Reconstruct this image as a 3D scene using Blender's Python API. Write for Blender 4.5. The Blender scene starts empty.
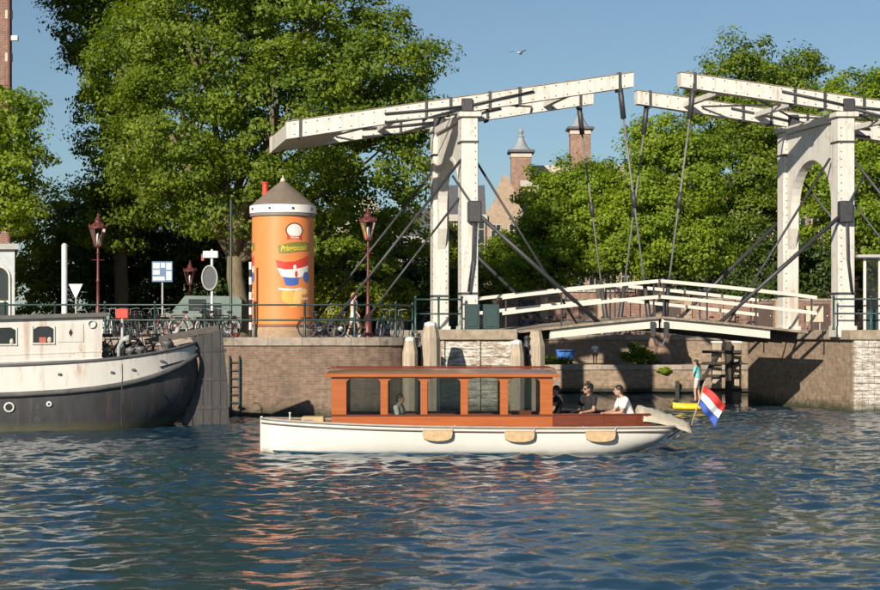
import bpy, bmesh, math, random
import numpy as np
from mathutils import Vector, Matrix
R = math.radians
S = bpy.context.scene
COL = S.collection

# ---------------------------------------------------------------- camera
CAMH, HORI, FPX = 3.0, 330.0, 880 * 70 / 36.0
cam_d = bpy.data.cameras.new('camera'); cam = bpy.data.objects.new('camera', cam_d); COL.objects.link(cam)
cam.location = (0, 0, CAMH); cam.rotation_euler = (R(90), 0, 0)
cam_d.lens = 70; cam_d.sensor_width = 36; cam_d.shift_y = (HORI - 295) / 880
cam_d.clip_start = .1; cam_d.clip_end = 5000
S.camera = cam
S.cycles.max_bounces = 12; S.cycles.diffuse_bounces = 6; S.cycles.transparent_max_bounces = 16
S.render.resolution_x, S.render.resolution_y = 1024, 687

# ---------------------------------------------------------------- sky, sun, exposure
SUN_AZ, SUN_EL = R(206), R(24.5)          # clockwise from +Y
W = bpy.data.worlds.new('World'); S.world = W; W.use_nodes = True
nt = W.node_tree; bg = nt.nodes['Background']
sky = nt.nodes.new('ShaderNodeTexSky'); sky.sky_type = 'NISHITA'; sky.sun_disc = False
sky.sun_elevation = SUN_EL; sky.sun_rotation = SUN_AZ
sky.air_density = 1.0; sky.dust_density = 0.3; sky.ozone_density = 4.0; sky.altitude = 0
hs = nt.nodes.new('ShaderNodeHueSaturation'); hs.inputs['Saturation'].default_value = .84
tint = nt.nodes.new('ShaderNodeMix'); tint.data_type = 'RGBA'; tint.blend_type = 'MULTIPLY'; tint.inputs[0].default_value = 1; tint.inputs[7].default_value = (.88, .985, 1.0, 1)
nt.links.new(sky.outputs[0], hs.inputs['Color']); nt.links.new(hs.outputs[0], tint.inputs[6]); nt.links.new(tint.outputs[2], bg.inputs[0])
bg.inputs[1].default_value = 0.061
sd = bpy.data.lights.new('sun', 'SUN'); sun = bpy.data.objects.new('sun', sd); COL.objects.link(sun)
sd.energy = 5.0; sd.angle = R(.5); sd.color = (1, .9, .76)
sv = Vector((math.sin(SUN_AZ) * math.cos(SUN_EL), math.cos(SUN_AZ) * math.cos(SUN_EL), math.sin(SUN_EL)))
sun.rotation_euler = sv.to_track_quat('Z', 'Y').to_euler(); sun.location = sv * 80
S.view_settings.view_transform = 'Standard'; S.view_settings.look = 'None'
S.view_settings.exposure = 0.4; S.view_settings.gamma = 1.0; S.view_settings.use_curve_mapping = False

def P(px, py, D):
    """photo pixel + distance -> world point (used while laying the place out)"""
    return Vector(((px - 440) * D / FPX, D, CAMH - (py - HORI) * D / FPX))
def XP(px, D): return (px - 440) * D / FPX
def ZP(py, D): return CAMH - (py - HORI) * D / FPX

# ---------------------------------------------------------------- materials
MATS = {}
def _new(name):
    m = bpy.data.materials.new(name); m.use_nodes = True
    return m, m.node_tree, m.node_tree.nodes['Principled BSDF']
def N(t, kind, **kw):
    n = t.nodes.new(kind)
    for k, v in kw.items():
        if k in n.inputs: n.inputs[k].default_value = v
        else: setattr(n, k, v)
    return n
def ramp(t, fac, stops):
    r = t.nodes.new('ShaderNodeValToRGB'); e = r.color_ramp.elements
    while len(e) < len(stops): e.new(.5)
    for i, (p, c) in enumerate(stops):
        e[i].position = p; e[i].color = (*c, 1) if len(c) == 3 else c
    t.links.new(fac, r.inputs[0]); return r.outputs[0]
def mixc(t, fac, a, b, mode='MIX'):
    n = t.nodes.new('ShaderNodeMix'); n.data_type = 'RGBA'; n.blend_type = mode
    for s, v in ((0, fac), (6, a), (7, b)):
        if hasattr(v, 'default_value') or isinstance(v, bpy.types.NodeSocket): t.links.new(v, n.inputs[s])
        else: n.inputs[s].default_value = v if s == 0 else (*v, 1)
    return n.outputs[2]
def grime_mix(t, tc, c, col, z0, z1):
    """algae / scum tide line between two heights above the water, ragged edge"""
    sp = N(t, 'ShaderNodeSeparateXYZ'); t.links.new(tc.outputs['Object'], sp.inputs[0])
    nz = N(t, 'ShaderNodeTexNoise', Scale=2.5, Detail=6.0, Roughness=.7); t.links.new(tc.outputs['Object'], nz.inputs['Vector'])
    ml = N(t, 'ShaderNodeMath', operation='MULTIPLY_ADD'); t.links.new(nz.outputs[0], ml.inputs[0]); ml.inputs[1].default_value = (z1 - z0) * 1.6; t.links.new(sp.outputs[2], ml.inputs[2])
    mr = N(t, 'ShaderNodeMapRange'); mr.inputs['From Min'].default_value = z1 + (z1 - z0) * .8; mr.inputs['From Max'].default_value = z0 + (z1 - z0) * .8
    t.links.new(ml.outputs[0], mr.inputs[0]); return mixc(t, mr.outputs[0], c, col)
def mat(name, col, rough=.6, var=.25, scale=3, metal=0, bump=.0, bscale=30, wear=None, stretch=(1, 1, 1), coat=0, rnd=0, streak=None, grime=None):
    """plain weathered surface: noise-varied colour, optional wear (colour, amount, scale) and fine relief"""
    if name in MATS: return MATS[name]
    m, t, b = _new(name)
    tc = N(t, 'ShaderNodeTexCoord'); mp = N(t, 'ShaderNodeMapping'); mp.inputs['Scale'].default_value = stretch
    t.links.new(tc.outputs['Object'], mp.inputs[0])
    nz = N(t, 'ShaderNodeTexNoise', Scale=scale, Detail=6.0, Roughness=.65); t.links.new(mp.outputs[0], nz.inputs['Vector'])
    lo = tuple(c * (1 - var) for c in col); hi = tuple(min(1, c * (1 + var)) for c in col)
    c = ramp(t, nz.outputs[0], [(.3, lo), (.7, hi)])
    if rnd:
        oi = N(t, 'ShaderNodeObjectInfo')
        mr = N(t, 'ShaderNodeMapRange'); mr.inputs['To Min'].default_value = 1 - rnd; mr.inputs['To Max'].default_value = 1 + rnd
        t.links.new(oi.outputs['Random'], mr.inputs[0])
        vm = N(t, 'ShaderNodeVectorMath', operation='SCALE'); t.links.new(c, vm.inputs[0]); t.links.new(mr.outputs[0], vm.inputs['Scale'])
        c = vm.outputs[0]
    if wear:
        wc, amt, ws = wear
        n2 = N(t, 'ShaderNodeTexNoise', Scale=ws, Detail=8.0, Roughness=.75); t.links.new(mp.outputs[0], n2.inputs['Vector'])
        f = ramp(t, n2.outputs[0], [(1 - amt - .04, (0, 0, 0)), (1 - amt + .06, (1, 1, 1))])
        c = mixc(t, f, c, wc)
    if streak:                                   # run-down rust and dirt streaks
        m2 = N(t, 'ShaderNodeMapping'); m2.inputs['Scale'].default_value = (5, 5, .35); t.links.new(tc.outputs['Object'], m2.inputs[0])
        n4 = N(t, 'ShaderNodeTexNoise', Scale=streak[2], Detail=7.0, Roughness=.7); t.links.new(m2.outputs[0], n4.inputs['Vector'])
        c = mixc(t, ramp(t, n4.outputs[0], [(1 - streak[1] - .05, (0, 0, 0)), (1 - streak[1] + .16, (.85, .85, .85))]), c, streak[0])
    if grime: c = grime_mix(t, tc, c, *grime)
    t.links.new(c, b.inputs['Base Color'])
    b.inputs['Roughness'].default_value = rough; b.inputs['Metallic'].default_value = metal
    if coat: b.inputs['Coat Weight'].default_value = coat; b.inputs['Coat Roughness'].default_value = .12
    if bump:
        n3 = N(t, 'ShaderNodeTexNoise', Scale=bscale, Detail=5.0); t.links.new(mp.outputs[0], n3.inputs['Vector'])
        bp = N(t, 'ShaderNodeBump', Strength=bump, Distance=.03); t.links.new(n3.outputs[0], bp.inputs['Height']); t.links.new(bp.outputs[0], b.inputs['Normal'])
    MATS[name] = m; return m
def brick_mat(name, c1, c2, mortar, bw=.22, bh=.065, ms=.008, stain=(.05, .045, .03), amt=.38, rough=.85, bump=.5, grime=None):
    m, t, b = _new(name)
    tc = N(t, 'ShaderNodeTexCoord'); sp = N(t, 'ShaderNodeSeparateXYZ'); t.links.new(tc.outputs['Object'], sp.inputs[0])
    ad = N(t, 'ShaderNodeMath', operation='ADD'); t.links.new(sp.outputs[0], ad.inputs[0]); t.links.new(sp.outputs[1], ad.inputs[1])
    cb = N(t, 'ShaderNodeCombineXYZ'); t.links.new(ad.outputs[0], cb.inputs[0]); t.links.new(sp.outputs[2], cb.inputs[1])
    br = N(t, 'ShaderNodeTexBrick'); br.inputs['Scale'].default_value = 1; br.inputs['Brick Width'].default_value = bw; br.inputs['Row Height'].default_value = bh
    br.inputs['Mortar Size'].default_value = ms; br.inputs['Color1'].default_value = (*c1, 1); br.inputs['Color2'].default_value = (*c2, 1); br.inputs['Mortar'].default_value = (*mortar, 1)
    t.links.new(cb.outputs[0], br.inputs['Vector'])
    n1 = N(t, 'ShaderNodeTexNoise', Scale=.9, Detail=7.0, Roughness=.7); t.links.new(tc.outputs['Object'], n1.inputs['Vector'])
    f = ramp(t, n1.outputs[0], [(.5, (0, 0, 0)), (.85, (1, 1, 1))])
    c = mixc(t, f, br.outputs[0], stain)
    n2 = N(t, 'ShaderNodeTexNoise', Scale=5.0, Detail=4.0); t.links.new(tc.outputs['Object'], n2.inputs['Vector'])
    g = ramp(t, n2.outputs[0], [(.3, (.72, .72, .72)), (.7, (1.2, 1.2, 1.2))])
    c = mixc(t, 1.0, c, g, 'MULTIPLY')
    if grime: c = grime_mix(t, tc, c, *grime)
    t.links.new(c, b.inputs['Base Color']); b.inputs['Roughness'].default_value = rough
    bp = N(t, 'ShaderNodeBump', Strength=bump, Distance=.012, invert=True); t.links.new(br.outputs['Fac'], bp.inputs['Height']); t.links.new(bp.outputs[0], b.inputs['Normal'])
    MATS[name] = m; return m
def glass_mat(name, tint=(.74, .76, .75), dark=0.0, refl=1.45):
    m, t, b = _new(name); t.nodes.remove(b)
    out = t.nodes['Material Output']
    tr = N(t, 'ShaderNodeBsdfTransparent'); tr.inputs[0].default_value = (*tint, 1)
    gl = N(t, 'ShaderNodeBsdfGlossy'); gl.inputs['Roughness'].default_value = .03
    fr = N(t, 'ShaderNodeFresnel'); fr.inputs[0].default_value = refl
    mx = N(t, 'ShaderNodeMixShader'); t.links.new(fr.outputs[0], mx.inputs[0]); t.links.new(tr.outputs[0], mx.inputs[1]); t.links.new(gl.outputs[0], mx.inputs[2])
    t.links.new(mx.outputs[0], out.inputs[0]); MATS[name] = m; return m
def leaf_mat(name, c_lo, c_hi, trans=.35):
    m, t, b = _new(name); out = t.nodes['Material Output']
    ge = N(t, 'ShaderNodeNewGeometry')
    c = ramp(t, ge.outputs['Random Per Island'], [(0, c_lo), (1, c_hi)])
    tc = N(t, 'ShaderNodeTexCoord'); nz = N(t, 'ShaderNodeTexNoise', Scale=.45, Detail=2.0); t.links.new(tc.outputs['Object'], nz.inputs['Vector'])
    g = ramp(t, nz.outputs[0], [(.3, (.75, .8, .8)), (.7, (1.25, 1.15, .95))])
    c = mixc(t, 1.0, c, g, 'MULTIPLY')
    t.links.new(c, b.inputs['Base Color']); b.inputs['Roughness'].default_value = .5; b.inputs['Specular IOR Level'].default_value = .35
    tl = N(t, 'ShaderNodeBsdfTranslucent')
    hv = N(t, 'ShaderNodeHueSaturation', Saturation=1.15, Value=1.3); t.links.new(c, hv.inputs['Color']); t.links.new(hv.outputs[0], tl.inputs[0])
    mx = N(t, 'ShaderNodeMixShader'); mx.inputs[0].default_value = trans
    t.links.new(b.outputs[0], mx.inputs[1]); t.links.new(tl.outputs[0], mx.inputs[2]); t.links.new(mx.outputs[0], out.inputs[0])
    MATS[name] = m; return m

WHITE = mat('white_paint', (.56, .54, .49), .45, .06, 2, wear=((.3, .235, .16), .39, 5), bump=.12, bscale=12, stretch=(1, 1, .5), streak=((.3, .2, .12), .42, 1.1))
WHITE2 = mat('cream_rail_paint', (.56, .54, .47), .45, .05, 3, wear=((.45, .38, .28), .28, 6))
PEEL = mat('peeling_white_paint', (.56, .54, .49), .6, .08, 3, grime=((.045, .05, .022), .05, .45), streak=((.22, .17, .12), .4, .9), wear=((.26, .2, .145), .5, 4.5), stretch=(.6, .6, 2.2), bump=.3, bscale=14, rnd=.1)
IRON = mat('dark_iron', (.035, .035, .038), .5, .3, 6, bump=.1)
ROD = mat('galvanised_rod', (.14, .14, .14), .5, .3, 8)
GREENI = mat('dark_green_iron', (.018, .05, .045), .4, .25, 8)
TEAL = mat('teal_panel', (.014, .042, .042), .5, .25, 5)
LAMPRED = mat('maroon_lamp_iron', (.12, .03, .028), .45, .2, 8)
WOOD = mat('weathered_timber', (.38, .31, .23), .85, .3, 3, stretch=(6, 6, .5), bump=.35, bscale=9, wear=((.1, .08, .055), .34, 4), rnd=.12)
WOODB = mat('weathered_deck_timber', (.26, .21, .155), .85, .3, 4, bump=.3, bscale=12, wear=((.08, .065, .05), .38, 5), rnd=.2)
DARKWOOD = mat('tarred_timber', (.045, .037, .03), .85, .4, 5, bump=.3)
MAHOG = mat('varnished_mahogany', (.37, .1, .026), .14, .18, 2.5, stretch=(.35, 3, 5), coat=.6)
MAHOG2 = mat('varnished_mahogany_dark', (.14, .032, .012), .22, .25, 4, stretch=(.5, 5, 6), coat=.6)
HULLW = mat('cream_hull_paint', (.66, .64, .59), .3, .04, 1.5, coat=.25, wear=((.6, .55, .44), .3, 3), streak=((.5, .43, .32), .36, .8), grime=((.3, .27, .17), -.04, .1))
STEEL = mat('brushed_steel', (.5, .5, .5), .35, .1, 5, metal=.8)
GREY = mat('grey_paint', (.36, .37, .36), .5, .2, 5)
LGREY = mat('pale_grey_paint', (.6, .61, .6), .5, .12, 5)
STONE = mat('coping_stone', (.3, .25, .2), .85, .25, 4, bump=.3, bscale=20, wear=((.1, .095, .05), .4, 3), rnd=.18)
QBRICK = brick_mat('quay_brick', (.25, .155, .105), (.175, .105, .073), (.21, .18, .14), bw=.27, bh=.09, ms=.011, grime=((.045, .05, .022), .05, .45))
ABRICK = brick_mat('abutment_brick', (.34, .24, .16), (.25, .17, .115), (.25, .21, .16), stain=(.12, .1, .065), bw=.34, bh=.115, ms=.014, grime=((.045, .05, .022), .05, .45))
HBRICK = brick_mat('house_brick', (.24, .1, .07), (.18, .08, .055), (.3, .26, .22), amt=.2)
HBRICK2 = brick_mat('far_house_brick', (.3, .16, .11), (.26, .13, .09), (.34, .28, .22))
ROOFT = mat('roof_slate', (.1, .1, .11), .7, .25, 6, bump=.3)
RED = mat('red_paint', (.55, .05, .03), .45, .15, 5)
BLACK = mat('black_rubber', (.018, .018, .019), .6, .2, 8)
HULLB = mat('barge_black_hull', (.05, .05, .052), .5, .35, 1.6, stretch=(1, 1, .45), wear=((.17, .15, .13), .36, 2.2), bump=.1, bscale=5, streak=((.13, .095, .07), .42, .7), grime=((.09, .085, .045), .0, .3))
BARGEW = mat('barge_white_paint', (.6, .58, .53), .5, .06, 1.5, wear=((.36, .2, .1), .35, 3.2), stretch=(1.2, 1.2, .6), streak=((.36, .19, .09), .43, .8))
BARGEG = mat('barge_grey_rubbing', (.1, .1, .1), .6, .3, 3)
RUDDER = mat('barge_rudder_board', (.055, .052, .05), .7, .35, 3, stretch=(5, 5, .5), bump=.2, wear=((.2, .16, .12), .3, 3))
GLASS = glass_mat('clear_glass')
LGLASS = glass_mat('lantern_glass', (.85, .85, .82))
WGLASS = mat('dark_window_glass', (.025, .032, .036), .08, .3, 2)
BARK = mat('bark', (.16, .125, .075), .9, .35, 5, stretch=(3, 3, .7), bump=.6, bscale=9)
BARKD = mat('dark_bark', (.09, .07, .05), .9, .35, 5, stretch=(3, 3, .7), bump=.6, bscale=9)
LEAF = leaf_mat('leaf_mid', (.088, .15, .018), (.25, .335, .036), .52)
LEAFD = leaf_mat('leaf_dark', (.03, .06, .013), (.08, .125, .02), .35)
LEAFB = leaf_mat('leaf_bright', (.165, .245, .022), (.31, .42, .042), .54)
LEAFY = leaf_mat('leaf_yellow_green', (.17, .21, .014), (.33, .37, .03), .45)
CANVAS = mat('cream_canvas', (.5, .45, .34), .85, .15, 6, bump=.3, bscale=12)
TAN = mat('tan_fender', (.48, .34, .19), .8, .2, 8, bump=.2)
ORANGE = mat('orange_print', (.72, .235, .07), .45, .07, 1.2, streak=((.6, .2, .07), .36, .7))
CONCRETE = mat('concrete', (.36, .33, .29), .85, .2, 4, bump=.2)

# ---------------------------------------------------------------- mesh building
class MB:
    def __init__(s, fn=None): s.v = []; s.f = []; s.fn = fn
    def add(s, vs, fs):
        o = len(s.v); s.v += [tuple(v) for v in vs]; s.f += [tuple(i + o for i in f) for f in fs]; return s
    def box(s, x0, x1, y0, y1, z0, z1, M=None):
        vs = [Vector((x, y, z)) for x in (x0, x1) for y in (y0, y1) for z in (z0, z1)]
        if M is not None: vs = [M @ v for v in vs]
        return s.add(vs, [(0, 1, 3, 2), (4, 6, 7, 5), (0, 4, 5, 1), (2, 3, 7, 6), (0, 2, 6, 4), (1, 5, 7, 3)])
    def bev(s, x0, x1, y0, y1, z0, z1, b=.015, M=None):
        """box with chamfered edges"""
        c = Vector(((x0 + x1) / 2, (y0 + y1) / 2, (z0 + z1) / 2)); h = Vector(((x1 - x0) / 2, (y1 - y0) / 2, (z1 - z0) / 2))
        b = min(b, h.x * .6, h.y * .6, h.z * .6); vs = []; idx = {}
        for sx in (-1, 1):
            for sy in (-1, 1):
                for sz in (-1, 1):
                    sg = (sx, sy, sz)
                    for a in range(3):
                        p = [sg[k] * (h[k] - (0 if k == a else b)) for k in range(3)]
                        idx[sg, a] = len(vs); vs.append(c + Vector(p))
        fs = []
        for a in range(3):
            o = [k for k in range(3) if k != a]
            for q in (-1, 1):
                loop = []
                for (e, f) in ((-1, -1), (1, -1), (1, 1), (-1, 1)):
                    g = [0, 0, 0]; g[a] = q; g[o[0]] = e; g[o[1]] = f; loop.append(idx[tuple(g), a])
                flip = (q > 0) == (a == 1)
                fs.append(tuple(reversed(loop)) if flip else tuple(loop))
            for e in (-1, 1):
                for f in (-1, 1):
                    g0 = [0, 0, 0]; g0[a] = -1; g0[o[0]] = e; g0[o[1]] = f; g1 = list(g0); g1[a] = 1
                    fs.append((idx[tuple(g0), o[0]], idx[tuple(g1), o[0]], idx[tuple(g1), o[1]], idx[tuple(g0), o[1]]))
        for sx in (-1, 1):
            for sy in (-1, 1):
                for sz in (-1, 1): fs.append(tuple(idx[(sx, sy, sz), a] for a in range(3)))
        if M is not None: vs = [M @ v for v in vs]
        return s.add(vs, fs)
    def beam(s, p, q, w, h, up=(0, 0, 1)):
        p, q = Vector(p), Vector(q); d = (q - p); L = d.length; d.normalize()
        side = d.cross(Vector(up)).normalized(); u = side.cross(d)
        M = Matrix((d, side, u)).transposed().to_4x4(); M.translation = p
        return s.bev(0, L, -w / 2, w / 2, -h / 2, h / 2, min(w, h) * .08, M)
    def tube(s, pts, r, n=8, cap=True):
        pts = [Vector(p) for p in pts]; rs = r if isinstance(r, (list, tuple)) else [r] * len(pts)
        vs = []; ref = None
        for i, p in enumerate(pts):
            d = (pts[min(i + 1, len(pts) - 1)] - pts[max(i - 1, 0)])
            if d.length < 1e-9: d = Vector((0, 0, 1))
            d.normalize()
            if ref is None: ref = Vector((1, 0, 0)) if abs(d.x) < .8 else Vector((0, 1, 0))
            a = (ref - d * ref.dot(d)).normalized(); ref = a; b = d.cross(a)
            for k in range(n):
                t = 2 * math.pi * k / n; vs.append(p + (a * math.cos(t) + b * math.sin(t)) * rs[i])
        fs = [(i * n + k, i * n + (k + 1) % n, (i + 1) * n + (k + 1) % n, (i + 1) * n + k) for i in range(len(pts) - 1) for k in range(n)]
        if cap: fs += [tuple(reversed(range(n))), tuple(range((len(pts) - 1) * n, len(pts) * n))]
        return s.add(vs, fs)
    def lathe(s, prof, n=24, c=(0, 0, 0), a0=0):
        vs = []; c = Vector(c)
        for (r, z) in prof:
            for k in range(n):
                t = a0 + 2 * math.pi * k / n; vs.append(c + Vector((r * math.cos(t), r * math.sin(t), z)))
        m = len(prof)
        fs = [(i * n + k, i * n + (k + 1) % n, (i + 1) * n + (k + 1) % n, (i + 1) * n + k) for i in range(m - 1) for k in range(n)]
        fs += [tuple(reversed(range(n))), tuple(range((m - 1) * n, m * n))]
        return s.add(vs, fs)
    def capsule(s, p, q, r1, r2, n=10):
        p, q = Vector(p), Vector(q); d = q - p; L = max(d.length, 1e-4); d = d / L if d.length > 1e-6 else Vector((0, 0, 1))
        pts = []; rs = []
        for k in (-1.0, -.85, -.5): pts.append(p + d * r1 * k); rs.append(max(r1 * math.sqrt(max(0, 1 - k * k)), r1 * .08))
        pts += [p, q]; rs += [r1, r2]
        for k in (.5, .85, 1.0): pts.append(q + d * r2 * k); rs.append(max(r2 * math.sqrt(max(0, 1 - k * k)), r2 * .08))
        return s.tube(pts, rs, n)
    def ell(s, c, r, n=14, m=9, M=None):
        c = Vector(c); vs = []
        for i in range(m + 1):
            ph = -math.pi / 2 + math.pi * i / m
            for k in range(n):
                t = 2 * math.pi * k / n; e = max(math.cos(ph), .02)
                p = Vector((r[0] * e * math.cos(t), r[1] * e * math.sin(t), r[2] * math.sin(ph)))
                vs.append(c + (M @ p if M is not None else p))
        fs = [(i * n + k, i * n + (k + 1) % n, (i + 1) * n + (k + 1) % n, (i + 1) * n + k) for i in range(m) for k in range(n)]
        fs += [tuple(reversed(range(n))), tuple(range(m * n, (m + 1) * n))]
        return s.add(vs, fs)
    def prism(s, poly, a, b, axis='y'):
        """extrude a 2D polygon: axis y -> (x,z), axis z -> (x,y), axis x -> (y,z)"""
        n = len(poly)
        def mk(p, t): return {'y': (p[0], t, p[1]), 'z': (p[0], p[1], t), 'x': (t, p[0], p[1])}[axis]
        vs = [mk(p, a) for p in poly] + [mk(p, b) for p in poly]
        fs = [tuple(range(n)), tuple(reversed(range(n, 2 * n)))] + [(i, i + n, (i + 1) % n + n, (i + 1) % n) for i in range(n)]
        return s.add(vs, fs)
    def build(s, name, m, parent=None, smooth=False, world=False, kind=None, label=None, auto=None):
        vs = [s.fn(*v) for v in s.v] if s.fn else s.v
        if world and parent is not None:
            r = parent
            while r.parent: r = r.parent
            l = r.location; vs = [(v[0] - l.x, v[1] - l.y, v[2] - l.z) for v in vs]
        me = bpy.data.meshes.new(name); me.from_pydata([tuple(v) for v in vs], [], s.f)
        bm = bmesh.new(); bm.from_mesh(me); bmesh.ops.recalc_face_normals(bm, faces=bm.faces)
        if auto is not None:
            for e in bm.edges:
                if len(e.link_faces) == 2 and e.calc_face_angle(0) > auto: e.smooth = False
            smooth = True
        bm.to_mesh(me); bm.free()
        me.materials.append(m)
        if smooth: me.polygons.foreach_set('use_smooth', [True] * len(me.polygons))
        o = bpy.data.objects.new(name, me); COL.objects.link(o); o.parent = parent
        if kind: o['kind'] = kind
        if label: o['label'] = label
        return o
def tag(o, label=None, cat=None, group=None, kind=None):
    for k, v in (('label', label), ('category', cat), ('group', group), ('kind', kind)):
        if v: o[k] = v
    return o
def thing(name, label, cat, loc=(0, 0, 0), rotz=0, group=None):
    o = bpy.data.objects.new(name, None); COL.objects.link(o); o.location = loc; o.rotation_euler = (0, 0, rotz)
    o.empty_display_size = .2
    return tag(o, label, cat, group)
def clone(o, parent=None):
    c = o.copy(); COL.objects.link(c); c.parent = parent
    for ch in list(o.children): clone(ch, c)
    return c
def dup(o, loc, rotz, label, group=None, scale=None):
    c = clone(o); c.location = loc; c.rotation_euler = (0, 0, rotz); c['label'] = label
    if group: c['group'] = group
    if scale: c.scale = (scale,) * 3
    return c
def share(o, loc, parent, rot=None, scale=None):
    """another alike piece that shares mesh data"""
    c = o.copy(); COL.objects.link(c); c.parent = parent; c.location = loc
    if rot is not None: c.rotation_euler = rot
    if scale is not None: c.scale = scale
    return c
# ================================================================ water
def wave_h(X, Y):
    rng = np.random.RandomState(5); h = np.zeros_like(X)
    n = 72
    for i in range(n):
        lam = .24 * (1.55 / .24) ** rng.rand()
        th = math.pi / 2 + rng.normal(0, .95) + .35
        k = 2 * math.pi / lam
        sl = .0265
        h += sl / k * np.sin(k * (math.cos(th) * X + math.sin(th) * Y) + rng.rand() * 6.283)
    env = 1 + .35 * np.sin(X * .21 + 1.3) * np.sin(Y * .17 + .4) + .25 * np.sin(X * .47 + Y * .31)
    # boat wake: bow ridge spreading on both sides and a disturbed trail astern
    ax = X + 4.4
    for sg in (-1, 1):
        dd = (Y - 42.2) * sg - (1.15 + .17 * ax); h = h + np.where(ax > 0, .05 * np.exp(-(dd / .28) ** 2) * np.exp(-ax / 14) * (1 - np.exp(-ax)), 0) - np.where(ax > 0, .035 * np.exp(-((dd + .5) / .3) ** 2) * np.exp(-ax / 14), 0)
    tr = X - 5.9
    h = h + np.where(tr > 0, .035 * np.sin(tr * 3.1 + .8 * np.sin(Y * 2)) * np.exp(-((Y - 42.2) / (.8 + .06 * np.abs(tr))) ** 2) * np.exp(-np.abs(tr) / 9), 0)
    return h * env
def axis_pts(a, b, st, lo, hi, g=1.25):
    mid = list(np.arange(a, b, st)); l = []; x, s = a, st
    while x > lo: s *= g; x -= s; l.append(x)
    r = []; x, s = mid[-1], st
    while x < hi: s *= g; x += s; r.append(x)
    return np.array(l[::-1] + mid + r)
xs = axis_pts(-17, 17, .075, -900, 900); ys = axis_pts(18, 62, .068, -300, 88)
GX, GY = np.meshgrid(xs, ys)
damp = np.clip((34 - np.abs(GX)) / 12, 0, 1) * np.clip((GY - 4) / 10, 0, 1)
GZ = wave_h(GX, GY) * damp
nx, ny = len(xs), len(ys)
me = bpy.data.meshes.new('water'); me.vertices.add(nx * ny)
me.vertices.foreach_set('co', np.stack([GX, GY, GZ], -1).astype(np.float32).ravel())
ii = np.arange((ny - 1) * (nx - 1)); r_, c_ = ii // (nx - 1), ii % (nx - 1); b_ = r_ * nx + c_
quads = np.stack([b_, b_ + 1, b_ + nx + 1, b_ + nx], -1).astype(np.int32)
me.loops.add(quads.size); me.polygons.add(len(quads)); me.loops.foreach_set('vertex_index', quads.ravel())
me.polygons.foreach_set('loop_start', np.arange(0, quads.size, 4, dtype=np.int32)); me.polygons.foreach_set('use_smooth', np.ones(len(quads), bool))
me.update(); me.validate()
m, t, b = _new('canal_water')
b.inputs['Base Color'].default_value = (.014, .042, .07, 1); b.inputs['Roughness'].default_value = .015; b.inputs['IOR'].default_value = 1.33
tc = N(t, 'ShaderNodeTexCoord'); n1 = N(t, 'ShaderNodeTexNoise', Scale=4.5, Detail=4.0, Roughness=.6, Distortion=.3); t.links.new(tc.outputs['Object'], n1.inputs['Vector'])
bp = N(t, 'ShaderNodeBump', Strength=.22, Distance=.04); t.links.new(n1.outputs[0], bp.inputs['Height']); t.links.new(bp.outputs[0], b.inputs['Normal'])
me.materials.append(m)
water = bpy.data.objects.new('water', me); COL.objects.link(water); water['kind'] = 'structure'

# ================================================================ ground
GZ0 = 2.72
CORN = [(-3.6 + 2.9 * math.sin(a), 62.2 - 2.9 * math.cos(a)) for a in [R(x) for x in range(0, 91, 10)]]
outline = [(-900, 59.3)] + CORN + [(-.7, 62.6), (2.5, 62.6), (.6, 71.2), (-2.4, 86), (24, 86), (21, 76), (13.05, 71.6), (15.05, 62.4), (900, 62.4), (900, 2500), (-900, 2500)]
m, t, b = _new('brick_paving')
tc = N(t, 'ShaderNodeTexCoord'); br = N(t, 'ShaderNodeTexBrick'); br.inputs['Scale'].default_value = 5
br.inputs['Color1'].default_value = (.2, .13, .1, 1); br.inputs['Color2'].default_value = (.15, .105, .085, 1); br.inputs['Mortar'].default_value = (.09, .08, .07, 1)
t.links.new(tc.outputs['Object'], br.inputs['Vector'])
nz = N(t, 'ShaderNodeTexNoise', Scale=.6, Detail=6.0); t.links.new(tc.outputs['Object'], nz.inputs['Vector'])
t.links.new(mixc(t, 1.0, br.outputs[0], ramp(t, nz.outputs[0], [(.3, (.7, .7, .7)), (.7, (1.3, 1.25, 1.2))]), 'MULTIPLY'), b.inputs['Base Color']); b.inputs['Roughness'].default_value = .85
PAVE = m
me = bpy.data.meshes.new('ground'); me.from_pydata([(x, y, GZ0) for x, y in outline], [], [tuple(range(len(outline)))])
bm = bmesh.new(); bm.from_mesh(me); bmesh.ops.triangulate(bm, faces=bm.faces); bmesh.ops.recalc_face_normals(bm, faces=bm.faces)
for f in bm.faces:
    if f.normal.z < 0: f.normal_flip()
bm.to_mesh(me); bm.free(); me.materials.append(PAVE)
ground = bpy.data.objects.new('ground', me); COL.objects.link(ground); ground['kind'] = 'structure'
mb = MB(); mb.prism([(-2.6, 81.46), (23, 81.46), (24.2, 86.1), (-2.6, 86.1)], .9, 1.33, 'z')
tag(mb.build('lower_quay_path', PAVE), kind='structure')

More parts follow.
